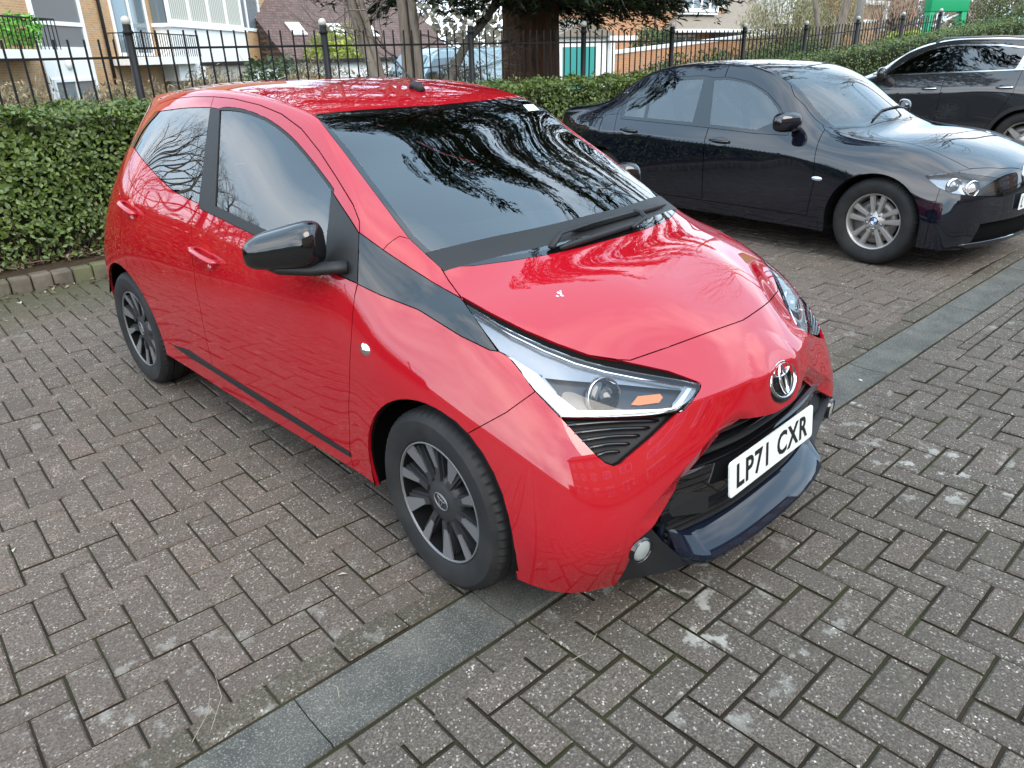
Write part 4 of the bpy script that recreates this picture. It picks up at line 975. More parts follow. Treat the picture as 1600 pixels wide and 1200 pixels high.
sal = empty('saloon_car', SAL_POS, SAL_RZ, 'dark blue four door saloon car with silver spoked wheels', 'car')
def assemble(K, root, table):
    for nm, side, mt, kw in table:
        pn = 'side_window' if nm.startswith('window_') and nm != 'window_frame' else nm
        if side == 'c': finish(K.take(nm, 'join'), pn, mt, root, **kw)
        else: finish(K.take(nm), pn, mt, root, **kw); finish(K.take(nm, 'left'), pn, mt, root, **kw)
R0 = dict(rim=0, gap=0)
assemble(K, sal, (('roof', 'c', BLUE, {}), ('bonnet', 'c', BLUE, dict(gap=.004)), ('windscreen', 'c', SGLASS, R0), ('screen_frit', 'c', M_GLOSS, dict(gap=0, rim=.006)), ('rear_screen', 'c', SGLASS, R0), ('front_bumper', 'c', BLUE, {}), ('rear_bumper', 'c', BLUE, {}), ('boot_lid', 'c', BLUE, {}),
 ('front_door', 's', BLUE, dict(gap=.0035)), ('rear_door', 's', BLUE, dict(gap=.0035)), ('front_wing', 's', BLUE, {}), ('body_side', 's', BLUE, {}), ('windscreen_pillar', 's', BLUE, {}), ('sill', 's', BLUE, {}), ('window_front', 's', SGLASS, R0), ('window_rear', 's', SGLASS, R0), ('window_quarter', 's', SGLASS, R0),
 ('window_frame', 's', M_GLOSS, dict(gap=0, rim=.006, push=.001)), ('kidney_grille', 's', M_VOID, dict(gap=0, rim=.03, push=-.03)), ('lower_grille', 'c', M_VOID, dict(gap=0, rim=-.03, push=-.03)), ('tail_light', 's', REDLAMP, {})))
finish(K.take([n for n in K.names if n not in ('', 'arch', 'windscreen', 'rear_screen', 'window_front', 'window_rear', 'window_quarter', 'headlight')], 'join'), 'inner_shell', M_VOID, sal, gap=-.004, rim=0, push=-.035)
sat = lambda u, v, off=0.: at(u, v, off, sal_bvh, SM)
for sd_ in (None, 'left'):
    h = finish(K.take('headlight', sd_), 'headlight', M_LENS, sal, gap=.001, rim=.006); finish(K.take('headlight', sd_), 'lamp_housing', M_LAMPGREY, h, gap=-.004, rim=-.045, push=-.045)
    for (u, v) in ((1525, 291), (1492, 287)):
        c = sat(u, v, -.04); n_ = V((.9, -.45, 0)).normalized(); mb = MB(); mb.lathe([(0, .028), (.02, .024), (.04, .008), (.046, .0)], 24, frame(c, n_)); mb.lathe([(.046, -.01), (.048, .012), (.056, .012), (.058, -.01)], 24, frame(c, n_), mi=1)
        o = mb.build('projector_lens', [M_LAMPGREY, M_CHROME], h)
        if sd_: o.data.transform(MIR); o.data.flip_normals()
# kidney surround, bumper trim, plate
for sg in (-1, 1):
    pts = [V((surf_x(sal_bvh, sg * y, z) + .004, sg * y, z)) for y, z in ((.014, .602), (.10, .600), (.185, .602), (.198, .66), (.16, .698), (.08, .703), (.014, .703), (.014, .602))]
    mb = MB(); mb.tube(pts, .009, 8); kd = mb.build('kidney_surround', M_CHROME, sal)
    for k in range(8):
        y = .03 + .02 * k; mb = MB(); mb.tube([V((surf_x(sal_bvh, sg * y, z) - .012, sg * y, z)) for z in (.605, .65, .695)], .0035, 6); mb.build('grille_bar', M_CHROME, kd)
    mb = MB(); mb.tube([V((surf_x(sal_bvh, sg * y, .215) + .004, sg * y, .215)) for y in (.10, .25, .4, .55, .66, .72)], [.006, .010, .010, .010, .009, .004], 8); mb.build('bumper_trim', M_CHROME if False else BLUE, sal)
def tip(b, z): return surf_x(b, 0, z)
number_plate('L', V((tip(sal_bvh, .47) + .012, -.22, .47)), (1, 0, 0), sal, w=.0801, size=.1) if False else None
xp = tip(sal_bvh, .47) + .010
mb = MB(); mb.prism([(-.26, -.055), (.26, -.055), (.26, .055), (-.26, .055)], 0, .004, frame(V((xp, 0, .475)), (1, 0, 0)) @ Matrix.Rotation(-math.pi / 2, 4, 'Z')); plt = mb.build('number_plate', M_PLATE, sal)
Mx = frame(V((xp, 0, .475)), (1, 0, 0)) @ Matrix.Rotation(-math.pi / 2, 4, 'Z'); me = text_mesh('L', .112, (.62, 1)); xs = [v.co.x for v in me.vertices]; x0 = min(xs); ys = [v.co.y for v in me.vertices]; y0 = (min(ys) + max(ys)) / 2
for v in me.vertices: v.co = Mx @ V((v.co.x - x0 - .235, v.co.y - y0, v.co.z + .0045))
link('registration_letters', me, M_INK, plt)
# mirror, handles, repeater, aerial
def saloon_mirror(root, base, c, mt, L_=.115, hgt=.075):
    mb = MB(); ax = V((-.10, -.23, 0)).normalized(); up = V((0, 0, 1)); fw = up.cross(ax); fw = -fw if fw.x < 0 else fw; n, m_ = 14, 20; vs = []
    sp_ = lambda x, e: math.copysign(abs(x) ** e, x)
    for i in range(n + 1):
        ph = -math.pi / 2 + math.pi * i / n
        for k in range(m_):
            t = 2 * math.pi * k / m_; q = sp_(math.cos(ph), .6); vs.append(V(c) + ax * (L_ * sp_(math.sin(ph), .75)) + up * (q * sp_(math.sin(t), .75) * hgt) + fw * (q * sp_(math.cos(t), .8) * (.075 if math.cos(t) > 0 else .04)))
    mb.add(vs, [(i * m_ + k, i * m_ + (k + 1) % m_, (i + 1) * m_ + (k + 1) % m_, (i + 1) * m_ + k) for i in range(n) for k in range(m_)], True); o = mb.build('door_mirror', mt, root)
    mb = MB(); mb.tube([base, V(c) + V((0, .04, -.05))], [.035, .03], 10, flat=.6); mb.build('mirror_foot', M_MATT, o); return o
def mirrored(o):
    me = o.data.copy(); me.transform(MIR); me.flip_normals(); d = link(o.name.split('.')[0], me, None, o.parent)
    for ch in list(o.children): m2_ = ch.data.copy(); m2_.transform(MIR); m2_.flip_normals(); link(ch.name.split('.')[0], m2_, None, d)
    return d
mirrored(saloon_mirror(sal, V((-.72, -.80, .93)), (-.74, -.93, .985), BLUE))
def plain_handle(root, x, y, z, mt, bvh, L_=.19, mt2=None):
    mb = MB(); pts = []
    for t, h in ((0, 0), (.06, .022), (.3, .032), (.7, .032), (.94, .022), (1, 0)):
        h_ = bvh.ray_cast(V((x - L_ * t, -2, z + .006 * t)), V((0, 1, 0))); pts.append(h_[0] + V((0, -h, 0)))
    mb.tube(pts, [.012, .014, .014, .014, .014, .012], 10, flat=.7); o = mb.build('door_handle', mt, root)
    c = bvh.ray_cast(V((x - L_ / 2, -2, z - .002)), V((0, 1, 0))); mb = MB(); mb.lathe([(0, .002), (.7, .002), (1, 0)], 22, frame(c[0], c[1], (1, 0, 0)) @ Matrix.Diagonal((.085, .038, 1, 1))); mb.build('handle_cup', mt2 or mt, o); return o
for x, z in ((-1.27, .805), (-2.30, .835)): mirrored(plain_handle(sal, x, 0, z, BLUE, sal_bvh, mt2=M_GLOSS))
mb = MB(); c = sat(1276, 279); h_ = sal_bvh.ray_cast(SM.inverted() @ CAM_POS, (c - SM.inverted() @ CAM_POS).normalized()); mb.lathe([(0, .008), (.6, .006), (1, 0)], 18, frame(c, h_[1], (1, 0, 0)) @ Matrix.Diagonal((.045, .016, 1, 1))); mirrored(mb.build('side_repeater', M_REFL, sal))
mb = MB(); mb.tube([sal_bvh.ray_cast(V((x, y, 3)), V((0, 0, -1)))[0] + V((0, 0, .012)) for x, y in ((-.36, -.35), (-.42, -.10), (-.45, .2), (-.50, .5))], .008, 6); mb.build('wiper', M_MATT, sal)
def fuel_flap(): 
    c = sal_bvh.ray_cast(V((-2.86, -2, .87)), V((0, 1, 0))); mb = MB(); mb.lathe([(.93, .0006), (1.0, .0006)], 4, frame(c[0], c[1], (1, 0, 0)) @ Matrix.Diagonal((.11, .10, 1, 1)) @ Matrix.Rotation(math.pi / 4, 4, 'Z')); return mb.build('fuel_flap', M_VOID, sal)
fuel_flap()
# wheels of the saloon: five pairs of spokes
M_ALLOY = mat('silver_alloy', (.40, .385, .37), .38, .65)
def alloy_wheel(root, R, rim, w, double=True, ns=5):
    W_ = bpy.data.objects.new('wheel', None); COL.objects.link(W_); W_.parent = root
    link('tyre', tyre_mesh(R, rim, w, M_RUBBER), None, W_)
    h = w * .36
    mb = MB(); mb.lathe([(rim + .004, h - .02), (rim + .004, h + .006), (rim - .006, h + .008), (rim - .014, h - .004), (rim - .022, h - .05), (rim - .03, -.06)], 64); mb.build('alloy_rim', M_ALLOY, W_)
    mb = MB(); mb.lathe([(rim - .03, -.02), (.02, -.022), (0, -.022)], 40); mb.build('rim_well', M_VOID, W_)
    mb = MB(); mb.lathe([(.06, h - .06), (.06, h - .035), (rim * .78, h - .035), (rim * .78, h - .06)], 40); mb.build('brake_disc', bpy.data.materials['brake_disc_steel'], W_)
    mb = MB(); mb.lathe([(.0, h - .012), (.036, h - .012), (.04, h - .016), (.066, h - .020), (.078, h - .03), (.08, h - .05)], 40)
    mb.build('hub', M_ALLOY, W_)
    for k in range(ns):
        a = 2 * math.pi * k / ns + math.pi / 2
        if double:
            mb = MB()
            for s_ in (-1, 1):
                x0, x1 = .062, rim - .008; y0, y1 = s_ * .021, s_ * .046; c_ = .014; b_ = .024
                Rz = Matrix.Rotation(a, 4, 'Z')
                for (dz0, dz1, k0) in ((h - .05, h - .02, 1.0), (h - .02, h - .010, .6)):
                    mb.prism([(x0, y0 - c_ * k0), (x1, y1 - b_ * k0), (x1, y1 + b_ * k0), (x0, y0 + c_ * k0)], dz0, dz1, Rz)
            mb.build('spoke', M_ALLOY, W_)
        else:
            mb = MB(); mb.prism([(.06, -.035), (rim - .008, -.022), (rim - .008, .022), (.06, .035)], h - .05, h - .012, Matrix.Rotation(a, 4, 'Z')); mb.build('spoke', M_ALLOY, W_)
        mb = MB(); mb.lathe([(0, h - .012), (.010, h - .013), (.012, h - .022)], 10, Matrix.Translation((.056 * math.cos(a + .63), .056 * math.sin(a + .63), 0))); mb.build('wheel_bolt', M_LAMPGREY, W_)
    return W_
sw = alloy_wheel(sal, .316, .205, .205)
# blue and white roundel on the hub
mb = MB(); h = .205 * .36 - .0115
mb.lathe([(.0, h), (.033, h), (.033, h - .006)], 32, mi=0)
for q in range(4):
    mb.add([V((0, 0, h + .0006))] + [V((.022 * math.cos(math.pi / 2 * (q + t / 6)), .022 * math.sin(math.pi / 2 * (q + t / 6)), h + .0006)) for t in range(7)], [(0, t, t + 1) for t in range(1, 7)], False, 1 + q % 2)
mb.lathe([(.0222, h + .0004), (.0222, h + .002), (.0245, h + .002), (.0245, h + .0004)], 32, mi=3); mb.lathe([(.0325, h), (.0325, h + .002), (.035, h + .002), (.035, h - .002)], 32, mi=3)
mb.build('roundel_emblem', [M_GLOSS, mat('emblem_white', (.75, .75, .75), .3), mat('emblem_blue', (.03, .12, .38), .3), M_CHROME], sw)
def put_wheels(w, root, xs, y, R, steer=0):
    for i, (x, sg) in enumerate([(x, sg) for sg in (-1, 1) for x in xs]):
        o = w if i == 0 else copy_tree(w, root); o.location = (x, sg * y, R)
        e = Euler((math.pi / 2 if sg < 0 else -math.pi / 2, i * .5, 0), 'XYZ').to_matrix()
        o.rotation_euler = (Matrix.Rotation(steer if x > -.5 else 0, 3, 'Z') @ e).to_euler()
put_wheels(sw, sal, (0, -2.76), .752, .316)
def undercar(root, xs, r, w, l0, l1, ax):
    for x in xs:
        for sg in (-1, 1):
            mb = MB(); n = 16; vs = []
            for k in range(n + 1):
                t = math.radians(-14 + 208 * k / n)
                for ww in (w - .30, w - .012): vs.append(V((x + (r + .012) * math.cos(t), sg * ww, ax + (r + .012) * math.sin(t))))
            vs.append(V((x, sg * (w - .30), ax))); mb.add(vs, [(2 * k, 2 * k + 1, 2 * k + 3, 2 * k + 2) for k in range(n)] + [(2 * k, 2 * k + 2, len(vs) - 1) for k in range(n)], True); mb.build('wheel_arch_liner', M_VOID, root)
    mb = MB(); mb.box((l0, -w + .32, .20), (l1, w - .32, .34), bev=.03); mb.box((xs[1] + .40, -w + .07, .20), (xs[0] - .40, w - .07, .36), bev=.03); mb.build('underbody', M_VOID, root)
undercar(sal, (0, -2.76), .352, .89, -3.45, .55, .316)
def cabin(root, m, xd, zd, w, xs, zs=.45, hh=.56):
    mb = MB(); mb.box((xd - .55, -w, zs), (xd, w, zd), bev=.08); mb.build('dashboard', M_DASH, root)
    for i, x in enumerate(xs):
        for y in (-.36, .36):
            mb = MB(); mb.box((x - .05, y - .24, zs), (x + .5, y + .24, zs + .16), bev=.06); Mb = Matrix.Translation((x - .02, y, zs + .1)) @ Matrix.Rotation(math.radians(-16), 4, 'Y')
            mb.box((-.07, -.24, 0), (.07, .24, hh), M=Mb, bev=.06); mb.box((-.045, -.12, hh + .03), (.045, .12, hh + .18), M=Mb, bev=.04); mb.build('seat', m, root)
    mb = MB(); Ms = frame(V((xd - .72, -.36, zd - .05)), (-1, 0, .5)); mb.tube([Ms @ V((.185 * math.cos(2 * math.pi * k / 24), .185 * math.sin(2 * math.pi * k / 24), 0)) for k in range(25)], .014, 6); mb.build('steering_wheel', M_MATT, root)
cabin(sal, mat('cream_leather', (.30, .27, .23), .6), -.42, .93, .68, (-1.62, -2.42))
full.free(); bm.free()
# ================================================================== THE GREY SPORT UTILITY VEHICLE
Z = lambda z: z * 1.10 + .045
T = car_rows([(.80, Z(.18), .60, .76, Z(.18)), (.84, Z(.33), .64, .785, Z(.33)), (.85, Z(.48), .65, .79, Z(.48)), (.84, Z(.60), .64, .785, Z(.60)), (.82, Z(.72), .60, .745, Z(.71)),
 (.72, Z(.82), .50, .72, Z(.79)), (.36, Z(.91), .28, .725, Z(.87)), (0, Z(.955), -.03, .735, Z(.91)), (-.34, Z(.985), -.55, .715, Z(.955)),
 (-.74, Z(1.19), -.88, .665, Z(1.165)), (-1.12, Z(1.345), -1.22, .605, Z(1.315)), (-1.60, Z(1.395), -1.60, .60, Z(1.365)), (-2.15, Z(1.390), -2.15, .595, Z(1.360)), (-2.85, Z(1.345), -2.80, .575, Z(1.31)), (-3.10, Z(1.22), -3.03, .61, Z(1.19)), (-3.28, Z(1.06), -3.18, .67, Z(1.04)),
 (-3.38, Z(.96), -3.26, .71, Z(.94)), (-3.43, Z(.86), -3.30, .735, Z(.84)), (-3.46, Z(.74), -3.34, .745, Z(.72)), (-3.52, Z(.58), -3.40, .76, Z(.57)), (-3.52, Z(.42), -3.40, .76, Z(.42)), (-3.46, Z(.25), -3.34, .74, Z(.25))])
S = [None,
 [(.30, .80, Z(.80)), (.34, .85, Z(.69)), (.37, .88, Z(.54)), (.41, .885, Z(.35)), (.42, .87, Z(.19))], [(-.01, .815, Z(.86)), (0, .88, Z(.77)), (0, .92, Z(.62)), (0, .925, Z(.38)), (0, .905, Z(.19))],
 [(-.54, .79, Z(.92)), (-.52, .865, Z(.85)), (-.50, .91, Z(.70)), (-.48, .912, Z(.42)), (-.48, .89, Z(.2))], [(-.90, .72, Z(1.115)), (-.90, .835, Z(.965)), (-.90, .912, Z(.79)), (-.9, .914, Z(.42)), (-.9, .892, Z(.2))],
 [(-1.25, .662, Z(1.262)), (-1.25, .838, Z(.985)), (-1.25, .915, Z(.80)), (-1.25, .915, Z(.42)), (-1.25, .892, Z(.2))], [(-1.62, .655, Z(1.310)), (-1.62, .838, Z(.995)), (-1.62, .917, Z(.81)), (-1.62, .915, Z(.42)), (-1.62, .892, Z(.2))],
 [(-2.15, .650, Z(1.300)), (-2.15, .835, Z(1.01)), (-2.15, .917, Z(.82)), (-2.15, .915, Z(.43)), (-2.15, .892, Z(.2))], [(-2.78, .640, Z(1.240)), (-2.72, .81, Z(1.03)), (-2.66, .905, Z(.82)), (-2.64, .925, Z(.5)), (-2.62, .905, Z(.22))],
 [(-3.0, .675, Z(1.130)), (-2.95, .79, Z(1.02)), (-2.92, .885, Z(.82)), (-2.92, .905, Z(.5)), (-2.92, .885, Z(.23))], [(-3.14, .70, Z(1.01)), (-3.14, .775, Z(.95)), (-3.14, .855, Z(.80)), (-3.16, .872, Z(.5)), (-3.14, .85, Z(.23))], None]
SUV_POS, SUV_RZ = (12.05, 3.70, 0), math.radians(93)
UM = Matrix.Translation(SUV_POS) @ Matrix.Rotation(SUV_RZ, 4, 'Z') @ MIR; PU = Proj('photo', UM)
bm, full = shell(T, S, 5, 8, 10, 13, levels=3, crease=((8, 13, .5),), rows=((3, 3, 9, .5),))
suv_bvh = BVHTree.FromBMesh(full); K = Cutter(bm)
K.part('arch', arc(0, .35, .385) + [(-.39, .05), (.39, .05)], SIDEV, {SIDE}, cond=wsd); K.part('arch', arc(-2.62, .35, .385) + [(-3.01, .05), (-2.23, .05)], SIDEV, {SIDE}, cond=wsd)
gf = [(-.78, Z(.985)), (-.98, Z(1.13)), (-1.22, Z(1.245)), (-1.42, Z(1.29)), (-1.56, Z(1.30)), (-1.53, Z(1.015))]; gr = [(-1.68, Z(1.02)), (-1.70, Z(1.305)), (-2.10, Z(1.29)), (-2.42, Z(1.255)), (-2.36, Z(1.04))]; gq = [(-2.44, Z(1.05)), (-2.50, Z(1.24)), (-2.72, Z(1.19)), (-2.80, Z(1.10)), (-2.70, Z(1.06))]
K.part('window_front', gf, SIDEV, {SIDE}); K.part('window_rear', gr, SIDEV, {SIDE}); K.part('window_quarter', gq, SIDEV, {SIDE})
K.part('window_frame', [(-1.53, Z(1.015)), (-1.56, Z(1.30)), (-1.70, Z(1.305)), (-1.68, Z(1.02))], SIDEV, {SIDE})
K.part('window_surround', [(-.70, Z(.965)), (-.97, Z(1.145)), (-1.22, Z(1.262)), (-1.42, Z(1.305)), (-1.7, Z(1.32)), (-2.10, Z(1.305)), (-2.45, Z(1.265)), (-2.75, Z(1.20)), (-2.84, Z(1.09)), (-2.70, Z(1.045)), (-1.6, Z(1.002))], SIDEV, {SIDE})
K.part('cladding', [(-.34, .05), (-2.28, .05), (-2.26, .40), (-.36, .40)], SIDEV, {SIDE}); K.part('cladding', arc(-2.62, .35, .435) + [(-3.06, .05), (-2.18, .05)], SIDEV, {SIDE}, cond=wsd); K.part('cladding', arc(0, .35, .435) + [(-.44, .05), (.44, .05)], SIDEV, {SIDE}, cond=wsd)
K.part('rear_door', [(-1.63, 1.7), (-1.58, Z(.95)), (-1.56, .40), (-2.12, .40), (-2.28, .62), (-2.42, .92), (-2.45, 1.2), (-2.45, 1.6)], SIDEV, {SIDE}); K.part('front_door', [(-1.63, 1.7), (-1.58, Z(.95)), (-1.56, .40), (-.50, .40), (-.48, .8), (-.56, Z(.93)), (-.9, Z(1.15)), (-1.2, 1.7)], SIDEV, {SIDE})
K.part('bonnet', [(-.32, .02), (-.38, -.48), (-.52, -.69), (-.40, -.71), (.30, -.68), (.55, -.64), (.70, -.40), (.76, .02)], Proj('top'), {BONNET, FRONT, SCREEN, SIDE}, cond=lambda c: c.z > .7)
WS = [(-1.13, .2), (-1.14, -.3), (-1.21, -.59), (-.88, -.65), (-.53, -.70), (-.52, -.69), (-.38, -.48), (-.32, .2)]
K.part('windscreen', offset_poly(WS, -.03), Proj('top'), {SCREEN, ROOF, BONNET, SIDE}, cond=lambda c: c.z > .9); K.part('screen_frit', WS, Proj('top'), {SCREEN, ROOF, BONNET, SIDE}, cond=lambda c: c.z > .9)
K.part('headlight', [(.20, .80), (.62, .74), (.62, .86), (.25, .90)], SIDEV, {SIDE, FRONT}, cond=wsd); K.part('grille', [(-.45, .62), (.02, .62), (.02, .80), (-.45, .80)], FRONTV, {FRONT})
K.part('rear_screen', [(-.50, 1.20), (.02, 1.20), (.02, 1.48), (-.46, 1.46)], FRONTV, {REAR}, facing=V((-1, 0, 0)))
K.part('tail_light', [(-2.95, .88), (-3.5, .88), (-3.5, 1.05), (-3.05, 1.05)], SIDEV, {SIDE, REAR}, cond=wsd)
K.part('roof', None, None, {ROOF}); K.part('front_bumper', None, None, {FRONT}); K.part('front_wing', None, None, {SIDE, BONNET}, cond=lambda c: c.x > -.62); K.part('windscreen_pillar', None, None, {SIDE, SCREEN, BONNET}, cond=lambda c: c.x > -1.3); K.part('tailgate', None, None, {REAR}, cond=lambda c: c.z > .6); K.part('rear_bumper', None, None, {REAR}); K.part('body_side', None, None, {SIDE, SCREEN, BONNET})
K.freeze(full)
GREY = car_paint('graphite_grey_paint', (.022, .023, .026), .2, rough=.4)
suv = empty('sport_utility_car', SUV_POS, SUV_RZ, 'dark grey tall family car with chrome window surround, furthest right', 'car')
assemble(K, suv, (('roof', 'c', GREY, {}), ('bonnet', 'c', GREY, {}), ('windscreen', 'c', SGLASS, R0), ('screen_frit', 'c', M_GLOSS, dict(gap=0, rim=.006)), ('rear_screen', 'c', SGLASS, R0), ('front_bumper', 'c', GREY, {}), ('rear_bumper', 'c', GREY, {}), ('tailgate', 'c', GREY, {}), ('front_door', 's', GREY, dict(gap=.003)), ('rear_door', 's', GREY, dict(gap=.003)), ('front_wing', 's', GREY, {}), ('body_side', 's', GREY, {}), ('windscreen_pillar', 's', GREY, {}),
 ('window_front', 's', SGLASS, R0), ('window_rear', 's', GLASSD, R0), ('window_quarter', 's', GLASSD, R0), ('window_frame', 's', M_GLOSS, R0), ('window_surround', 's', M_CHROME, dict(gap=0, rim=.006, push=.003)), ('cladding', 's', M_MATT, dict(gap=0, push=.004)), ('headlight', 's', M_REFL, {}), ('grille', 'c', M_GLOSS, {}), ('tail_light', 's', REDLAMP, {})))
finish(K.take([n for n in K.names if n not in ('', 'arch', 'windscreen', 'rear_screen', 'window_front', 'window_rear', 'window_quarter')], 'join'), 'inner_shell', M_VOID, suv, gap=-.004, rim=0, push=-.035)
o = saloon_mirror(suv, V((-.78, -.82, 1.09)), (-.80, -.955, 1.15), GREY, .12, .085); mirrored(o)
mb = MB(); mb.tube([V((-.70, -.88, 1.14)), V((-.69, -.98, 1.145)), V((-.745, -1.06, 1.15))], .010, 8); x_ = mb.build('mirror_indicator', M_REFL, suv); mirrored(x_)
for x, z in ((-1.33, Z(.83)), (-2.22, Z(.85))): mirrored(plain_handle(suv, x, 0, z, M_CHROME, suv_bvh, mt2=M_GLOSS))
for sg in (-1, 1):
    mb = MB(); mb.tube([V((-1.3, sg * .585, Z(1.335))), V((-1.38, sg * .588, Z(1.372) + .02)), V((-2.1, sg * .585, Z(1.37) + .025)), V((-2.75, sg * .565, Z(1.325) + .02)), V((-2.85, sg * .56, Z(1.29)))], .014, 8); mb.build('roof_rail', mat('satin_silver_rail', (.22, .22, .23), .45, .5), suv)
uw = alloy_wheel(suv, .35, .226, .225, False, 5); put_wheels(uw, suv, (0, -2.62), .775, .35)
undercar(suv, (0, -2.62), .385, .905, -3.3, .6, .35); cabin(suv, M_SEAT, -.46, 1.02, .70, (-1.70, -2.5), .52, .60)
full.free(); bm.free()
# ================================================================== HEDGE, FENCE, TREES
NR = np.random.default_rng(5)
def leaf_mat(name, a, b, c_, rough=.42, var=.5):
    m = mat(name, a, rough, spec=.45); g = NG(m); i = g.n('ShaderNodeNewGeometry').outputs['Random Per Island']
    r = g.math('FRACT', g.math('ADD', i, g.rnd()))
    t = g.t.nodes.new('ShaderNodeBsdfTranslucent'); mxs = g.t.nodes.new('ShaderNodeMixShader'); o = g.t.nodes['Material Output']
    n = g.noise(1.1, 3, .6, g.pos()); rr = g.math('ADD', g.math('MULTIPLY', r, 1 - var), g.math('MULTIPLY', n, var))
    col = g.ramp(rr, [(.2, a), (.5, b), (.8, c_)]); g.col(col); g.l(col, t.inputs[0]); mxs.inputs[0].default_value = .22
    g.l(g.b.outputs[0], mxs.inputs[1]); g.l(t.outputs[0], mxs.inputs[2]); g.l(mxs.outputs[0], o.inputs[0]); return m
M_LEAF = leaf_mat('hedge_leaf', (.045, .075, .015), (.090, .140, .028), (.165, .22, .05), .36)
M_TWIG = mat('twig_bark', (.06, .045, .032), .9, spec=.1)
def leaves_mesh(name, P, N, ln, wd, m, droop=.25, jit=.6, updir=None):
    """many folded leaves: P points, N outward directions; two quads each with a lowered midrib"""
    n = len(P); P = np.asarray(P); N = np.asarray(N) + NR.normal(0, jit, (n, 3)); N /= np.linalg.norm(N, axis=1)[:, None] + 1e-9
    a = NR.normal(0, 1, (n, 3)) if updir is None else np.asarray(updir) + NR.normal(0, .45, (n, 3))
    a -= N * np.sum(a * N, 1)[:, None]; a /= np.linalg.norm(a, axis=1)[:, None] + 1e-9; b = np.cross(N, a)
    L_ = (ln * NR.uniform(.65, 1.3, n))[:, None]; W_ = (wd * NR.uniform(.7, 1.25, n))[:, None]
    base = P - a * L_ * .5; tip_ = P + a * L_ * .5 - N * L_ * droop * .5; mid = P - N * W_ * .16; l = P + b * W_ * .5 + N * W_ * .08; r = P - b * W_ * .5 + N * W_ * .08
    v = np.stack([base, l, tip_, r, mid], 1).reshape(-1, 3)
    i = np.arange(n)[:, None] * 5; f = np.concatenate([i + [0, 4, 2, 1], i + [0, 3, 2, 4]], 1).reshape(-1, 4)
    me = bpy.data.meshes.new(name); me.vertices.add(len(v)); me.vertices.foreach_set('co', v.ravel().astype(np.float32)); me.loops.add(f.size); me.loops.foreach_set('vertex_index', f.ravel().astype(np.int32))
    me.polygons.add(len(f)); me.polygons.foreach_set('loop_start', np.arange(0, f.size, 4, dtype=np.int32)); me.polygons.foreach_set('loop_total', np.full(len(f), 4, np.int32)); me.materials.append(m); me.update(calc_edges=True); return me
def hedge_top(x): return 1.20 + .05 * max(0, x - 9) * .6 + (.035 * max(0, x - 12) if x > 12 else 0)
def wob(x, y): return .035 * math.sin(3.1 * x + 1.3 * y) + .03 * math.sin(7.3 * x - 2.1 * y) + .02 * math.sin(13.7 * x + 5 * y)
hfx = lambda x: 4.50 + .02 * x
HX0, HX1, HD = -7.0, 24.0, .85
hedge = empty('hedge', (0, 0, 0), 0, 'long clipped evergreen hedge along the kerb in front of the black railings', 'hedge')
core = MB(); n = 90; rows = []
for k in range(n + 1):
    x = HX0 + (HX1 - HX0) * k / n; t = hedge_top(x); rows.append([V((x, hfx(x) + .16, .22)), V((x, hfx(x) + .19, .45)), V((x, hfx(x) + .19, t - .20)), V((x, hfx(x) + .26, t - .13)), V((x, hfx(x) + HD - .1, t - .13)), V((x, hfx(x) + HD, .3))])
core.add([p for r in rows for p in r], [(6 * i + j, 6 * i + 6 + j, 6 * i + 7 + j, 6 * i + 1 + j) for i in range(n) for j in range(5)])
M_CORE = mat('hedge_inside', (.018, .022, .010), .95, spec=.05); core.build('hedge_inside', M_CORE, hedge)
pts, nrs, ups = [], [], []
def add_leaf(x, y, z, nx, ny, nz): pts.append((x, y, z)); nrs.append((nx, ny, nz))
def hedge_leaves(x0, x1, dens_f, dens_t):
    for _ in range(int((x1 - x0) * 1.05 * dens_f)):
        x = NR.uniform(x0, x1); t = hedge_top(x); z = t - (t - .10) * NR.uniform(0, 1) ** 1.12; d = abs(NR.normal(0, .055)); bump = wob(x, z * 2.3)
        if z < .34 and NR.uniform() < .55: continue
        add_leaf(x, hfx(x) + .03 + d + bump - .02 * math.sin(9 * z), z, 0, -1, .35)
    for _ in range(int((x1 - x0) * HD * dens_t)):
        x = NR.uniform(x0, x1); y = hfx(x) + NR.uniform(.0, HD); e = min(1, (y - hfx(x)) / .1)
        add_leaf(x, y, hedge_top(x) - .03 * (1 - e) + wob(x * 1.3, y * 4) * .8 - abs(NR.normal(0, .03)), 0, -.25, 1)
hedge_leaves(-2.0, 3.2, 3300, 2500); hedge_leaves(3.2, 12.0, 1700, 1800); hedge_leaves(12.0, HX1, 520, 620); hedge_leaves(HX0, -2.0, 500, 300)
for _ in range(900):
    x = NR.uniform(-3, 12); y = hfx(x) + NR.uniform(0, HD); add_leaf(x, y, hedge_top(x) + abs(NR.normal(0, .035)), 0, -.3, .5)
dist = np.array([to_cam_px(p)[2] if to_cam_px(p) and 0 < to_cam_px(p)[0] < 230 and 150 < to_cam_px(p)[1] < 420 else 99 for p in pts])
dist = np.where(np.array([p[1] - hfx(p[0]) for p in pts]) > .10, 99, dist); near = np.argsort(dist)[:300]; mask = np.ones(len(pts), bool); mask[near] = False
P_, N_ = np.array(pts), np.array(nrs)
o = link('leaves', leaves_mesh('leaves', P_[mask], N_[mask], .045, .028, M_LEAF, jit=.5), None, hedge); o['kind'] = 'stuff'
lf = leaves_mesh('leaf', [(0, 0, 0)], [(0, 0, 1)], .053, .033, M_LEAF, jit=0, updir=[(1, 0, 0)])
for k in near:
    q = link('leaf', lf, None, hedge); nn = V(N_[k]) + V(NR.normal(0, .6, 3)); q.location = V(P_[k]); q.rotation_euler = (nn.to_track_quat('Z', 'Y').to_matrix() @ Matrix.Rotation(NR.uniform(0, 6.28), 3, 'Z')).to_euler()
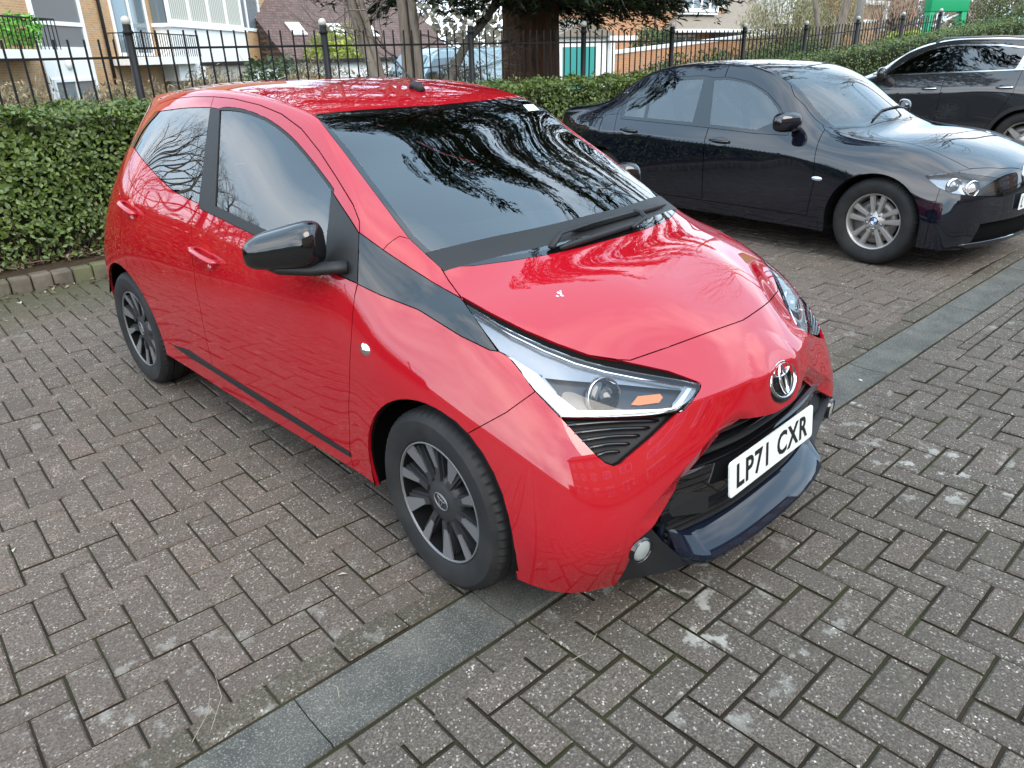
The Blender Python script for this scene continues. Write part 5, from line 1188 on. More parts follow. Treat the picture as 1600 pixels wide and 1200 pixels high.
tw = MB()
for _ in range(520):
    x = NR.uniform(-2.5, 6); y = hfx(x) + NR.uniform(.04, .3); z = .10; d = V((NR.normal(0, .12), NR.normal(-.04, .08), NR.uniform(.2, .5)))
    tw.tube([V((x, y, z)), V((x, y, z)) + d * .5 + V((NR.normal(0, .02), 0, 0)), V((x, y, z)) + d], [.006, .004, .002], 4, cap=False)
o = tw.build('stems', M_TWIG, hedge); o['kind'] = 'stuff'
# litter of dead leaves and twigs at the foot of the hedge and in the gutter
lt = []; ln_ = []
for _ in range(2600): x = NR.uniform(-3, 5); lt.append((x, hfx(x) - abs(NR.normal(0, .12)) + .18, .115 + abs(NR.normal(0, .012)))); ln_.append((0, 0, 1))
for _ in range(260): x = NR.uniform(-3, 3.5); lt.append((x, yk(x) - abs(NR.normal(0, .14)), .012)); ln_.append((0, 0, 1))
M_DEAD = leaf_mat('dead_leaf', (.05, .03, .018), (.13, .085, .05), (.26, .20, .13), .8, .2)
o = link('leaf_litter', leaves_mesh('leaf_litter', lt, ln_, .045, .022, M_DEAD, jit=.35), None); o['kind'] = 'stuff'
tw = MB()
for _ in range(420):
    x = NR.uniform(-2.5, 4); y = hfx(x) - abs(NR.normal(0, .10)) + .15; a = NR.uniform(0, 6.28); l = NR.uniform(.05, .2); p = V((x, y, .125)); tw.tube([p, p + V((l * .5 * math.cos(a), l * .5 * math.sin(a), NR.uniform(0, .03))), p + V((l * math.cos(a + .3), l * math.sin(a + .3), .0))], [.003, .003, .001], 4, cap=False)
tag(tw.build('fallen_twigs', mat('dry_twig', (.20, .14, .10), .9), None), kind='stuff')
# pale leaf scraps and straws on the paving
M_STRAW = mat('dry_straw', (.27, .23, .15), .8)
st = MB()
for (u, v, l, a) in ((330, 1140, .18, .9), (300, 1160, .16, .7), (925, 1003, .035, .1), (893, 1032, .05, -.5), (530, 1090, .05, 1.2)):
    q = CAM_R.transposed() @ V(((u - 800) / FOC, (v - 600) / FOC, 1)); p = CAM_POS + q * (-(CAM_POS.z - .006) / q.z); st.tube([p, p + V((l * .5 * math.cos(a), l * .5 * math.sin(a), .012)), p + V((l * math.cos(a + .25), l * math.sin(a + .25), .003))], [.0011, .0010, .0006], 5, cap=False)
tag(st.build('dry_straws', M_STRAW, None), kind='stuff')
sc_p = []
for _ in range(70): x = NR.uniform(-1.5, 4); sc_p.append((x, yk(x) - abs(NR.normal(0, .45)) - .03, .006))
for _ in range(45): sc_p.append((NR.uniform(-1, 6), NR.uniform(-2.2, 3), .005))
o = link('leaf_scraps', leaves_mesh('leaf_scraps', sc_p, [(0, 0, 1)] * len(sc_p), .032, .013, mat('bleached_leaf', (.42, .40, .32), .8), jit=.2), None); o['kind'] = 'stuff'
# ---- black railings
M_IRON = mat('black_painted_iron', (.005, .005, .006), .5, spec=.25); M_BALL = mat('pale_ball_finial', (.42, .41, .38), .45)
FY = 5.62
fence = empty('railing_fence', (0, FY, 0), 0, 'black iron railings with ball topped posts behind the hedge', 'fence')
mb = MB(); mb.tube([V((0, 0, 0)), V((0, 0, 1.84))], .036, 14); mb.lathe([(.042, 1.76), (.047, 1.775), (.042, 1.79)], 14); post_me = mb.mesh('post', M_IRON)
mb = MB(); mb.lathe([(.0, .080)] + [(.041 * math.sin(t), .039 - .041 * math.cos(t) + .0) for t in [math.pi - .1 - k * .33 for k in range(9)]], 16); ball_me = mb.mesh('ball_finial', M_BALL)
PX = [2.18 + 1.955 * k for k in range(-5, 10)]
def ptop(x): return 0 if x < 13 else .05 * (x - 13)
mb = MB(); mb.tube([V((0, 0, -.3)), V((0, 0, 1.0))], .0095, 6, smooth=False); bar_me = mb.mesh('bar', M_IRON)
for i, x in enumerate(PX):
    h = ptop(x); drop = -.075 if x < 2 else 0
    p = link('post', post_me, None, fence); p.location = (x, 0, h); p.rotation_euler = (0, RNG.gauss(0, .008), 0); b = link('ball_finial', ball_me, None, p); b.location = (0, 0, 1.83)
    if i + 1 < len(PX):
        x2 = PX[i + 1]; h2 = ptop(x2)
        for zr in (1.645 + drop, .40):
            mb = MB(); mb.box((x + .03, -.006, -.010), (x2 - .03, .006, .010)); 
            me = mb.mesh('rail', M_IRON)
            for v in me.vertices: v.co.z += zr + h + (h2 - h) * (v.co.x - x) / (x2 - x)
            link('rail', me, None, fence)
        for k in range(1, 16):
            t = k / 16; b = link('bar', bar_me, None, fence); b.location = (x + (x2 - x) * t, 0, .795 + drop + h + (h2 - h) * t); b.rotation_euler = (RNG.gauss(0, .004), RNG.gauss(0, .006), 0)
# ---- trees
def bark(name, a, b, sc=9, str_=.9):
    m = mat(name, a, .92, spec=.15); g = NG(m); P = g.obj(); mp_ = g.n('ShaderNodeMapping', {'Scale': (1, 1, .18)}); g.l(P, mp_.inputs[0]); n = g.noise(sc, 5, .65, mp_.outputs[0]); g.col(g.mix(g.ramp(n, [(.3, 0), (.7, 1)]), a, b)); g.bump(n, str_, .04); return m
M_BARK = bark('bare_tree_bark', (.13, .105, .085), (.30, .26, .215)); M_RED = bark('conifer_bark', (.045, .026, .018), (.17, .095, .06), 14, 1.)
def limb(mb, tips, rng, p, d, r, l, depth, bend=.35, up=.12, n=4, split=(2, 3), taper=.62, minr=.004):
    pts = [p]; rs = [r]; q = p; dd = d
    for i in range(n):
        dd = (dd + V((rng.gauss(0, bend), rng.gauss(0, bend), rng.gauss(0, bend) + up)) * .35).normalized(); q = q + dd * (l / n); pts.append(q); rs.append(r * (1 - (1 - taper) * (i + 1) / n))
    mb.tube(pts, rs, 8 if r > .05 else 5 if r > .015 else 3, cap=False)
    if depth <= 0 or r < minr: tips.append((q, dd)); return
    for k in range(rng.randint(*split)):
        ax = dd.orthogonal().normalized(); ax.rotate(Matrix.Rotation(rng.uniform(0, 6.28), 3, dd)); nd = (dd + ax * rng.uniform(.45, .95)).normalized()
        t0 = rng.choice((n, n, n - 1, max(1, n - 2))) ; limb(mb, tips, rng, pts[t0], nd, rs[t0] * rng.uniform(.5, .72), l * rng.uniform(.62, .85), depth - 1, bend, up, n, split, taper, minr)
    limb(mb, tips, rng, q, dd, rs[-1] * .9, l * .75, depth - 1, bend, up, n, split, taper, minr)
def bare_tree(name, loc, stems, label, seed, depth=5, group=None, m=None):
    rng = random.Random(seed); root = empty(name, loc, 0, label, 'tree', group); tips = []
    for (d, r, l) in stems:
        tr = MB(); limb(tr, tips, rng, V((rng.uniform(-.1, .1), rng.uniform(-.1, .1), -.1)), V(d).normalized(), r, l, 0, .12, .1, 6); tr.build('trunk', m or M_BARK, root)
    cr = MB(); t2 = []
    for (q, dd), (d, r, l) in zip(list(tips), stems):
        for k in range(3):
            ax = dd.orthogonal().normalized(); ax.rotate(Matrix.Rotation(rng.uniform(0, 6.28), 3, dd)); limb(cr, t2, rng, q, (dd + ax * .55 * (k > 0)).normalized(), r * .58, l * .55, depth, .4, .14)
    if len(stems) == 4:
        for (d, r, l) in stems:
            for k in range(7):
                t = rng.uniform(.35, .95); p0 = V(d).normalized() * (l * t); ax = V((rng.gauss(0, 1), rng.gauss(0, 1), rng.uniform(-.1, .9))).normalized(); limb(cr, t2, rng, p0, ax, .014, .75, 4, .45, .05, minr=.002)
    o = cr.build('branches', m or M_BARK, root); return root, t2
bare_tree('bare_tree', (6.25, 7.4, 0), [((-.16, .05, 1), .105, 3.2), ((.02, .1, 1), .10, 3.4), ((.10, -.05, 1), .085, 3.0), ((-.3, .1, 1), .06, 2.6)], 'pale barked multi stemmed bare tree just behind the railings', 3, 5)
mbx = MB(); rngx = random.Random(8); tps = []
lean = empty('leaning_trunk', (7.0, 7.3, 0), 0, 'bare trunk leaning up to the right in front of the conifer', 'tree')
mbx.tube([V((-.15, 0, 0)), V((-.02, 0, 1.2)), V((.42, .05, 1.75)), V((.85, .1, 2.05)), V((1.25, .2, 2.5)), V((1.6, .3, 3.3)), V((1.8, .4, 4.6))], [.075, .07, .062, .058, .05, .042, .03], 9); mbx.build('trunk', M_BARK, lean)
mbx = MB()
for h, d in ((V((.85, .1, 2.05)), V((.8, -.3, .35))), (V((1.25, .2, 2.5)), V((-.3, -.6, .8))), (V((1.6, .3, 3.3)), V((.9, -.3, .7))), (V((1.8, .4, 4.6)), V((-.2, -.3, 1)))): limb(mbx, tps, rngx, h, d.normalized(), .026, 1.3, 4, .45, .1)
mbx.build('branches', M_BARK, lean)
for k, (x, y, hgt, sd, lab) in enumerate(((29.6, 13.4, 9.5, 11, 'tall bare tree rising behind the wooden pole'), (31.5, 6.4, 8.0, 12, 'tall bare tree hidden in the evergreens at the right edge'), (-8.5, 17.5, 2.1, 13, 'bare tree standing far left beyond the railings'), (-15, 23, 2.6, 14, 'bushy bare tree farthest left beyond the railings'))):
    bare_tree('bare_tree', (x, y, 0), [((.05, -.12, 1), .17, hgt), ((-.25, .1, 1), .11, hgt * .85)], lab, sd, 6 if k < 2 else 5)
bare_tree('bare_tree', (-5.2, 15.5, 0), [((.10, -.1, 1), .12, 2.6), ((-.22, .05, 1), .10, 2.4), ((.3, .05, 1), .08, 2.2)], 'spreading bare tree behind the railings left of the brick flats', 19, 6)
# dark conifer: thick furrowed trunk, limbs with hanging sprays
con = empty('conifer_tree', (9.35, 8.1, 0), 0, 'big dark spreading conifer with thick reddish trunk behind the railings', 'tree')
mb = MB(); n = 22; rows = []
for z, r in ((-.2, .66), (.3, .56), (1.0, .49), (1.8, .47), (3.0, .46), (4.5, .40), (7, .32), (11, .15), (15, .02)):
    rows.append([V((r * (1 + .07 * math.sin(5 * t + z) + .05 * math.sin(11 * t + 2 * z)) * math.cos(t), r * (1 + .06 * math.sin(6 * t + 1)) * math.sin(t), z)) for t in [2 * math.pi * k / n for k in range(n)]])
mb.add([p for r in rows for p in r], [(i * n + k, i * n + (k + 1) % n, (i + 1) * n + (k + 1) % n, (i + 1) * n + k) for i in range(len(rows) - 1) for k in range(n)], True); mb.build('trunk', M_RED, con)
rng = random.Random(21); mb = MB(); sp_p, sp_n, sp_u = [], [], []
for k in range(150):
    z0 = 2.75 + 11.5 * (max(0, k - 22) / 128) ** 1.05; a = k * 2.399 + rng.uniform(-.3, .3); ln = (3.4 + 1.5 * (z0 - 2.75) if z0 < 4.8 else 6.6 - .30 * (z0 - 4.8)) * rng.uniform(.75, 1.1)
    if k < 22: a = (-.5, .1, -.9, 3.4, 3.9, -1.3, 4.4, .5, 2.9, -.2, 3.7)[k % 11] + .13 * (k // 11); z0 = 2.32 + .028 * k; ln = 2.0 + .10 * k
    if ln < .7: ln = .7
    pts_ = []; 
    for i in range(8):
        t = i / 7; r_ = ln * t; pts_.append(V((r_ * math.cos(a + .12 * t), r_ * math.sin(a + .12 * t), z0 + .28 * ln * t * (1 - t) * 1.4 - .10 * ln * t * t)))
    mb.tube(pts_, [.07 * (1 - .85 * i / 7) * (ln / 4) ** .5 for i in range(8)], 5, cap=False)
    for _ in range(int((230 if k >= 22 else 340) * ln / 4.5)):
        t = rng.uniform(.14, 1) ** .8; i = min(6, int(t * 7)); p = pts_[i].lerp(pts_[i + 1], t * 7 - i); side = rng.gauss(0, .34 * (1 - .45 * t) + .05); out_ = V((-math.sin(a), math.cos(a), 0)); rad = V((math.cos(a), math.sin(a), 0))
        q = p + out_ * side + V((0, 0, -abs(rng.gauss(0, .13)) - .12 * abs(side))); u = (rad * .7 + out_ * math.copysign(.55, side) + V((0, 0, -.45))).normalized()
        for j in range(5):
            w = (u + V((rng.gauss(0, .4), rng.gauss(0, .4), rng.gauss(0, .28)))).normalized(); sp_p.append(tuple(q + w * rng.uniform(.02, .15))); sp_u.append(tuple(w)); sp_n.append((rng.gauss(0, .4), rng.gauss(0, .4), 1))
mb.build('limbs', M_RED, con)
M_CON = leaf_mat('conifer_needles', (.010, .018, .008), (.020, .036, .013), (.045, .062, .020), .6)
o = link('crown', leaves_mesh('crown', sp_p, sp_n, .17, .035, M_CON, jit=.2, updir=np.array(sp_u) * 2.2), None, con); o['kind'] = 'stuff'
# shrubs beyond the railings
def shrub(name, loc, size, m, n, ln, wd, label, cat='shrub', group=None, twigs=0, jit=.8, updir=None, seed=1, box=False):
    r_ = np.random.default_rng(seed); root = empty(name, loc, 0, label, cat, group)
    u = r_.normal(0, 1, (n, 3)); u /= np.linalg.norm(u, axis=1)[:, None]; rad = r_.uniform(.25, 1, n) ** .45
    if box: p = r_.uniform(-1, 1, (n, 3)); k = np.argmax(np.abs(p), 1); p[np.arange(n), k] = np.sign(p[np.arange(n), k]) * r_.uniform(.85, 1, n); nn = p.copy()
    else:
        lump = 1 + .16 * np.sin(4.1 * u[:, 0] + seed) * np.cos(3.7 * u[:, 2] + 2 * seed) + .12 * np.sin(7 * u[:, 1] + 5 * u[:, 2]); p = u * (rad * lump)[:, None]; nn = u
    q = p * np.array(size) + [0, 0, size[2] * .95]
    o = link('foliage', leaves_mesh('foliage', q, nn, ln, wd, m, jit=jit, updir=None if updir is None else np.tile(updir, (n, 1))), None, root); o['kind'] = 'stuff'
    mb = MB(); rg = random.Random(seed)
    for k in range(max(6, twigs)):
        a = rg.uniform(0, 6.28); e = rg.uniform(.1, 1); d = V((math.cos(a) * e * size[0], math.sin(a) * e * size[1], size[2] * rg.uniform(1.1, 2.0))); mb.tube([V((0, 0, -.1)) + V((d.x * .3, d.y * .3, 0)), d * .5 + V((rg.gauss(0, .08) * size[0], 0, 0)), d], [.014, .009, .003], 4, cap=False)
    o = mb.build('stems', M_TWIG if m is not M_DRY else M_STEMDRY, root); o['kind'] = 'stuff'; return root
M_DRY = leaf_mat('dry_hedge_leaf', (.14, .115, .065), (.24, .20, .12), (.36, .31, .20), .85); M_STEMDRY = mat('dry_stem', (.25, .19, .13), .9)
M_OLIVE = leaf_mat('olive_twiggy_leaf', (.12, .115, .05), (.22, .21, .10), (.34, .31, .17), .8)
M_LIME = leaf_mat('lime_leaf', (.16, .22, .02), (.27, .34, .035), (.40, .45, .08), .6); M_GREEN = leaf_mat('shrub_leaf', (.025, .05, .012), (.05, .09, .022), (.10, .15, .045), .5); M_PALE = leaf_mat('pale_beige_twigs', (.22, .175, .12), (.33, .27, .19), (.44, .37, .28), .9)
def planting(name, items, m, n, ln, wd, label, cat, seed, updir=None, twigs=30):
    root = None
    for k, (loc, size) in enumerate(items):
        r = shrub(name, loc, size, m, n, ln, wd, label, cat, seed=seed + k, updir=updir, twigs=twigs)
        if root is None: root = r; continue
        for ch in list(r.children): ch.parent = root; ch.location = V(loc) - V(items[0][0])
        bpy.data.objects.remove(r)
    return root
planting('dry_hedge', [((-1.2 + 1.25 * k, 7.1 + .12 * k, 0), (.78, .5, .70 + .03 * (k % 3))) for k in range(8)], M_DRY, 8500, .075, .020, 'winter brown twiggy hedge growing low behind the left railings', 'hedge', 40, (0, 0, 1.4))
# ================================================================== HOUSES BEYOND THE RAILINGS
def brick_mat(name, a, b, mortar, scale=1.0):
    m = mat(name, a, .9, spec=.2); g = NG(m); P = g.obj()
    sx = g.n('ShaderNodeSeparateXYZ'); g.l(P, sx.inputs[0]); cx = g.n('ShaderNodeCombineXYZ'); g.l(g.math('ADD', sx.outputs[0], sx.outputs[1]), cx.inputs[0]); g.l(sx.outputs[2], cx.inputs[1])
    br = g.n('ShaderNodeTexBrick', {'Scale': 1.0, 'Mortar Size': .009, 'Brick Width': .225, 'Row Height': .075, 'Color1': (*a, 1), 'Color2': (*b, 1), 'Mortar': (*mortar, 1), 'Bias': -.1}); g.l(cx.outputs[0], br.inputs['Vector'])
    g.col(g.mix(g.ramp(g.noise(1.2, 4, .6, P), [(.4, 0), (.75, .35)]), br.outputs[0], tuple(k * .6 for k in a))); return m
M_YB = brick_mat('yellow_brick', (.50, .29, .14), (.40, .22, .10), (.46, .38, .28)); M_OB = brick_mat('orange_brick', (.52, .24, .11), (.42, .18, .085), (.46, .36, .27))
M_WHITE = mat('white_painted_cladding', (.78, .78, .76), .5); g = NG(M_WHITE); g.col(g.mix(g.ramp(g.noise(2.5, 4, .6, g.obj()), [(.4, 0), (.8, .35)]), (.80, .80, .78), (.60, .60, .57)))
M_FRAME = mat('white_window_frame', (.80, .80, .80), .35); M_PANE = mat('window_pane', (.13, .17, .19), .08, spec=.6, coat=1.0); M_CURT = mat('net_curtain', (.42, .41, .36), .8)  # pane base colour has the bluish sky reflection painted in
g = NG(M_CURT); sx = g.n('ShaderNodeSeparateXYZ'); g.l(g.obj(), sx.inputs[0]); w = g.n('ShaderNodeTexWave', {'Scale': 3.2, 'Distortion': 1.5}); g.l(g.ramp(w.outputs['Fac'], [(.2, (.30, .30, .26)), (.8, (.55, .54, .48))]), g.b.inputs['Base Color'])
M_ROOFT = mat('brown_roof_tiles', (.11, .07, .062), .85); g = NG(M_ROOFT); P = g.obj(); sx = g.n('ShaderNodeSeparateXYZ'); g.l(P, sx.inputs[0])
br = g.n('ShaderNodeTexBrick', {'Scale': 1.0, 'Mortar Size': .012, 'Brick Width': .2, 'Row Height': .14, 'Color1': (.15, .095, .085, 1), 'Color2': (.095, .062, .056, 1), 'Mortar': (.05, .035, .03, 1)}); cx = g.n('ShaderNodeCombineXYZ'); g.l(sx.outputs[0], cx.inputs[0]); g.l(sx.outputs[2], cx.inputs[1]); g.l(cx.outputs[0], br.inputs['Vector']); g.col(br.outputs[0])
M_ROOFG = mat('grey_brown_roof_tiles', (.20, .17, .14), .9); g = NG(M_ROOFG); g.col(g.mix(g.noise(6, 5, .6, g.obj()), (.13, .105, .085), (.29, .25, .20)))
def window(parent, x0, x1, z0, z1, y=-.0, cols=2, rows=1, d=.07, curtain=False, fr=.07, split=None):
    """a window in the local X-Z plane facing -Y: frame with glazing bars, panes behind"""
    f = MB(); f.box((x0, y - .04, z0), (x1, y + .06, z0 + fr)); f.box((x0, y - .04, z1 - fr), (x1, y + .06, z1)); f.box((x0, y - .038, z0 + fr), (x0 + fr, y + .06, z1 - fr)); f.box((x1 - fr, y - .038, z0 + fr), (x1, y + .06, z1 - fr))
    xs = [x0 + (x1 - x0) * k / cols for k in range(1, cols)]; zs = split or [z0 + (z1 - z0) * k / rows for k in range(1, rows)]
    for x in xs: f.box((x - fr * .45, y - .034, z0 + fr), (x + fr * .45, y + .05, z1 - fr))
    for z in zs: f.box((x0 + fr, y - .030, z - fr * .45), (x1 - fr, y + .048, z + fr * .45))
    o = f.build('window', M_FRAME, parent)
    xe = [x0 + fr] + xs + [x1 - fr]; ze = [z0 + fr] + list(zs) + [z1 - fr]
    for a, b in zip(xe, xe[1:]):
        for c, e in zip(ze, ze[1:]): p = MB(); p.box((a, y + .015, c), (b, y + .03, e)); p.build('pane', M_PANE if not curtain else M_CURT, o)
    return o
# ---- yellow brick flats on the left (local X runs along the facade)
FA = math.atan2(.727, .687)
fl = empty('apartment_building', (5.32, 27.34, 0), FA, 'yellow brick flats with white bay panels and small balconies', 'building')
mb = MB(); mb.box((-5.3, 0, -1), (24.85, 6, 8.6)); mb.build('wall', M_YB, fl)
mb = MB(); mb.box((-5.5, -.3, 8.6), (25.1, 6.3, 8.9)); mb.build('roof', M_WHITE, fl)
def flat_unit(s):
    mb = MB(); mb.box((s + .55, -.10, -.6), (s + 3.45, .0, 2.0), bev=.0); mb.build('white_panel', M_WHITE, fl)
    window(fl, s + .55, s + 3.45, 2.0, 5.0, -.06, 1, 1, fr=.14, split=[2.86])
    window(fl, s + .75, s + 3.3, -.2, 1.15, -.12, 2, 1, fr=.10)
    mb = MB(); mb.box((s + 4.95, -1.15, 1.52), (s + 10.45, 0, 1.80)); mb.build('balcony_slab', M_WHITE, fl)
    r = MB(); r.box((s + 5.0, -1.12, 2.62), (s + 10.4, -1.08, 2.66)); r.box((s + 5.0, -1.12, 2.62), (s + 5.04, 0, 2.66)); r.box((s + 10.36, -1.12, 2.62), (s + 10.4, 0, 2.66)); rl = r.build('balcony_railing', M_IRON, fl)
    for k in range(28): b = MB(); b.box((s + 5.0 + .2 * k, -1.11, 1.8), (s + 5.025 + .2 * k, -1.09, 2.62)); b.build('baluster', M_IRON, rl)
    for k in range(5): b = MB(); b.box((s + 5.01, -1.0 + .2 * k, 1.8), (s + 5.035, -.98 + .2 * k, 2.62)); b.build('baluster', M_IRON, rl)
    window(fl, s + 5.5, s + 8.3, 1.85, 4.4, -.02, 2, 1, fr=.12)
    mb = MB(); mb.box((s + 8.75, -.75, .85), (s + 17.2, 0, 3.05)); mb.build('bay_panel', M_WHITE, fl)
    mb = MB(); mb.box((s + 8.75, -.6, 3.0), (s + 17.2, .02, 5.0)); mb.build('bay_back', M_PANE, fl)
    window(fl, s + 8.75, s + 17.2, 3.05, 5.1, -.70, 4, 1, curtain=True, fr=.20)
    mb = MB(); mb.box((s + 8.6, -.85, 2.96), (s + 17.35, -.0, 3.1)); mb.build('bay_sill', M_FRAME, fl)
    window(fl, s + 9.3, s + 12.5, -.3, .85, -.03, 2, 1, fr=.14); window(fl, s + 13.2, s + 16.8, -.3, .85, -.03, 2, 1, fr=.14)
    window(fl, s + 17.7, s + 21.9, 3.1, 5.2, -.02, 2, 1, fr=.16); window(fl, s + 17.9, s + 22.0, -.3, .95, -.03, 2, 1, fr=.14)
    mb = MB(); mb.tube([V((s + 4.7, -.08, -.6)), V((s + 4.7, -.08, 8.6))], .06, 8); mb.build('drainpipe', M_MATT, fl)
    mb = MB(); mb.lathe([(0, .10), (.14, .08), (.2, 0)], 16, Matrix.Translation((s + 1.9, -.12, 1.62)) @ Matrix.Rotation(math.pi / 2, 4, 'X')); mb.build('wall_lamp', M_FRAME, fl)
flat_unit(0)
mb = MB(); mb.box((-5.2, -1.15, 1.78), (.05, 0, 2.02)); mb.build('balcony_slab', M_WHITE, fl)
r = MB(); r.box((-5.2, -1.12, 2.85), (.0, -1.08, 2.9)); r.box((-.04, -1.12, 2.85), (.0, 0, 2.9)); rl = r.build('balcony_railing', M_IRON, fl)
for k in range(27): b = MB(); b.box((-5.2 + .2 * k, -1.11, 2.0), (-5.175 + .2 * k, -1.09, 2.86)); b.build('baluster', M_IRON, rl)
shrub('balcony_plant', tuple(fl.matrix_world @ V((0, 0, 0))) and (5.32 + math.cos(FA) * -1.3 + math.sin(FA) * .7, 27.34 + math.sin(FA) * -1.3 - math.cos(FA) * .7, 2.0), (.7, .4, .55), leaf_mat('bright_plant_leaf', (.10, .30, .04), (.16, .45, .06), (.25, .55, .12), .5), 500, .22, .08, 'bright green plant behind the railing of the left balcony', 'plant', seed=5)
mb = MB(); mb.box((-4.6, -.03, -.4), (-3.2, .03, 1.1)); mb.build('door', M_PANE, fl)
# ---- low house with brown tiled roof and roof windows
hs = empty('house', (20.4, 40, 0), math.radians(4), 'low house with wide brown tiled roof and small roof windows', 'house')
mb = MB(); mb.box((0, 0, -1), (11.5, 9, 1.7)); mb.build('wall', M_YB, hs)
mb = MB(); mb.add([V((-.4, -.4, 1.45)), V((11.9, -.4, 1.45)), V((11.9, 4.4, 5.1)), V((-.4, 4.4, 5.1)), V((-.4, 9.4, 1.45)), V((11.9, 9.4, 1.45))], [(0, 1, 2, 3), (3, 2, 5, 4), (0, 3, 4), (1, 5, 2)]); rf = mb.build('roof', M_ROOFT, hs)
for x, z in ((1.6, 3.2), (4.3, 3.15), (6.6, 3.1), (10, 3.3)):
    y = -.4 + 4.8 * (z - 1.45) / 3.65; Ms = Matrix.Translation((x, y - .08, z)) @ Matrix.Rotation(math.atan2(3.65, 4.8), 4, 'X'); f = MB(); f.box((-.45, -.55, 0), (.45, .55, .08), M=Ms); sk = f.build('roof_window', M_FRAME, rf)
for k in range(2): window(hs, 1.5 + 4.5 * k, 3.2 + 4.5 * k, .3, 1.4, -.03, 2)
# ---- white flat roofed garages
gg = empty('garage_block', (11.6, 25, 0), math.radians(-3), 'low white garage block with flat dark edged roof', 'garage')
mb = MB(); mb.box((0, 0, -1), (7.2, 5, 1.42)); mb.build('wall', M_WHITE, gg); mb = MB(); mb.box((-.15, -.2, 1.42), (7.35, 5.2, 1.56)); mb.build('roof', M_MATT, gg)
for k in range(2): mb = MB(); mb.box((.5 + 3.4 * k, -.03, -1), (3.2 + 3.4 * k, .02, 1.15)); mb.build('garage_door', M_FRAME, gg)
# ---- pale blue van behind the railings
vn = empty('van', (13.6, 16.2, -.25), math.radians(2), 'pale blue panel van parked behind the railings and conifer', 'van')
prof = [(-2.45, .35), (-2.47, .85), (-2.25, 1.05), (-1.75, 1.15), (-1.15, 1.85), (-.9, 1.98), (2.3, 2.0), (2.42, 1.9), (2.46, .35)]
M_VAN = car_paint('pale_blue_van_paint', (.42, .56, .62)); bmv = bmesh.new(); a = [bmv.verts.new((x, -.88 + (.12 if z > 1.2 else 0), z)) for x, z in prof]; b = [bmv.verts.new((x, .88 - (.12 if z > 1.2 else 0), z)) for x, z in prof]
bmv.faces.new(a[::-1]); bmv.faces.new(b); [bmv.faces.new((a[k], a[(k + 1) % 9], b[(k + 1) % 9], b[k])) for k in range(9)]; bmesh.ops.recalc_face_normals(bmv, faces=bmv.faces); bmesh.ops.bevel(bmv, geom=list(bmv.edges), offset=.07, segments=3, affect='EDGES'); me = bpy.data.meshes.new('body'); bmv.to_mesh(me); bmv.free(); me.materials.append(M_VAN); link('body', me, None, vn)
for sg in (-1, 1):
    mb = MB(); mb.add([V((x, sg * y, z)) for x, y, z in ((-1.62, .872, 1.22), (-1.12, .80, 1.72), (-.45, .79, 1.76), (-.42, .865, 1.20))], [(0, 1, 2, 3)]); o = mb.build('side_window', M_PANE, vn)
    for v in o.data.vertices: v.co.y += sg * .006
    for x in (-1.65, 1.55): mb = MB(); mb.lathe([(0, .1), (.2, .1), (.22, .09), (.31, .09), (.32, .05), (.32, -.1)], 28, Matrix.Translation((x, sg * .80, .32)) @ Matrix.Rotation(-sg * math.pi / 2, 4, 'X')); mb.build('wheel', M_RUBBER, vn)
    mb = MB(); mb.box((-1.35, sg * .95 - .07, 1.2), (-1.22, sg * .95 + .07, 1.42), bev=.03); mb.build('door_mirror', M_MATT, vn)
mb = MB(); mb.add([V((-1.71, -.72, 1.22)), V((-1.71, .72, 1.22)), V((-1.2, .64, 1.82)), V((-1.2, -.64, 1.82))], [(0, 1, 2, 3)]); o = mb.build('windscreen', M_PANE, vn)
for v in o.data.vertices: v.co += V((-.012, 0, .012))
# ---- white garage with a teal door
tg_ = empty('garage', (21.6, 20, 0), math.radians(-6), 'white garage with a teal door beside the conifer trunk', 'garage')
mb = MB(); mb.box((0, 0, -1), (2.6, 4, 2.15)); mb.build('wall', M_WHITE, tg_); mb = MB(); mb.add([V((-.2, -.2, 2.1)), V((2.9, -.2, 2.1)), V((2.9, 4.2, 2.1)), V((-.2, 4.2, 2.1)), V((1.35, -.2, 2.75)), V((1.35, 4.2, 2.75))], [(0, 1, 4), (1, 2, 5, 4), (3, 0, 4, 5), (2, 3, 5)]); mb.build('roof', M_ROOFG, tg_)
mb = MB(); mb.box((.25, -.05, -.6), (1.9, .03, 1.75)); mb.build('garage_door', mat('teal_door_paint', (.04, .28, .26), .4), tg_)
mb = MB(); mb.box((2.45, -.25, 1.95), (3.9, 1.6, 2.12)); mb.build('porch_canopy', M_FRAME, tg_); mb = MB(); mb.box((2.55, -.2, -1), (2.75, 0, 1.95)); mb.build('porch_post', M_FRAME, tg_)
# ---- orange brick house with white bay window
oh = empty('house', (36.8, 32, 0), math.radians(-2), 'orange brick house with white bay window above a tiled porch roof', 'house')
mb = MB(); mb.box((0, 0, -1), (12.3, 9, 8.2)); mb.build('wall', M_OB, oh)
mb = MB(); mb.add([V((-.4, -.4, 8.1)), V((12.7, -.4, 8.1)), V((12.7, 9.4, 8.1)), V((-.4, 9.4, 8.1)), V((1.5, 4.5, 11.5)), V((10.8, 4.5, 11.5))], [(0, 1, 5, 4), (1, 2, 5), (2, 3, 4, 5), (3, 0, 4)]); mb.build('roof', M_ROOFT, oh)
mb = MB(); mb.add([V((5.7, -1.3, 2.78)), V((15.2, -1.3, 2.78)), V((13.2, 0.02, 3.85)), V((7.3, .02, 3.85)), V((5.7, .02, 2.78)), V((15.2, .02, 2.78))], [(0, 1, 2, 3), (0, 3, 4), (1, 5, 2)]); mb.build('porch_roof', M_ROOFG, oh)
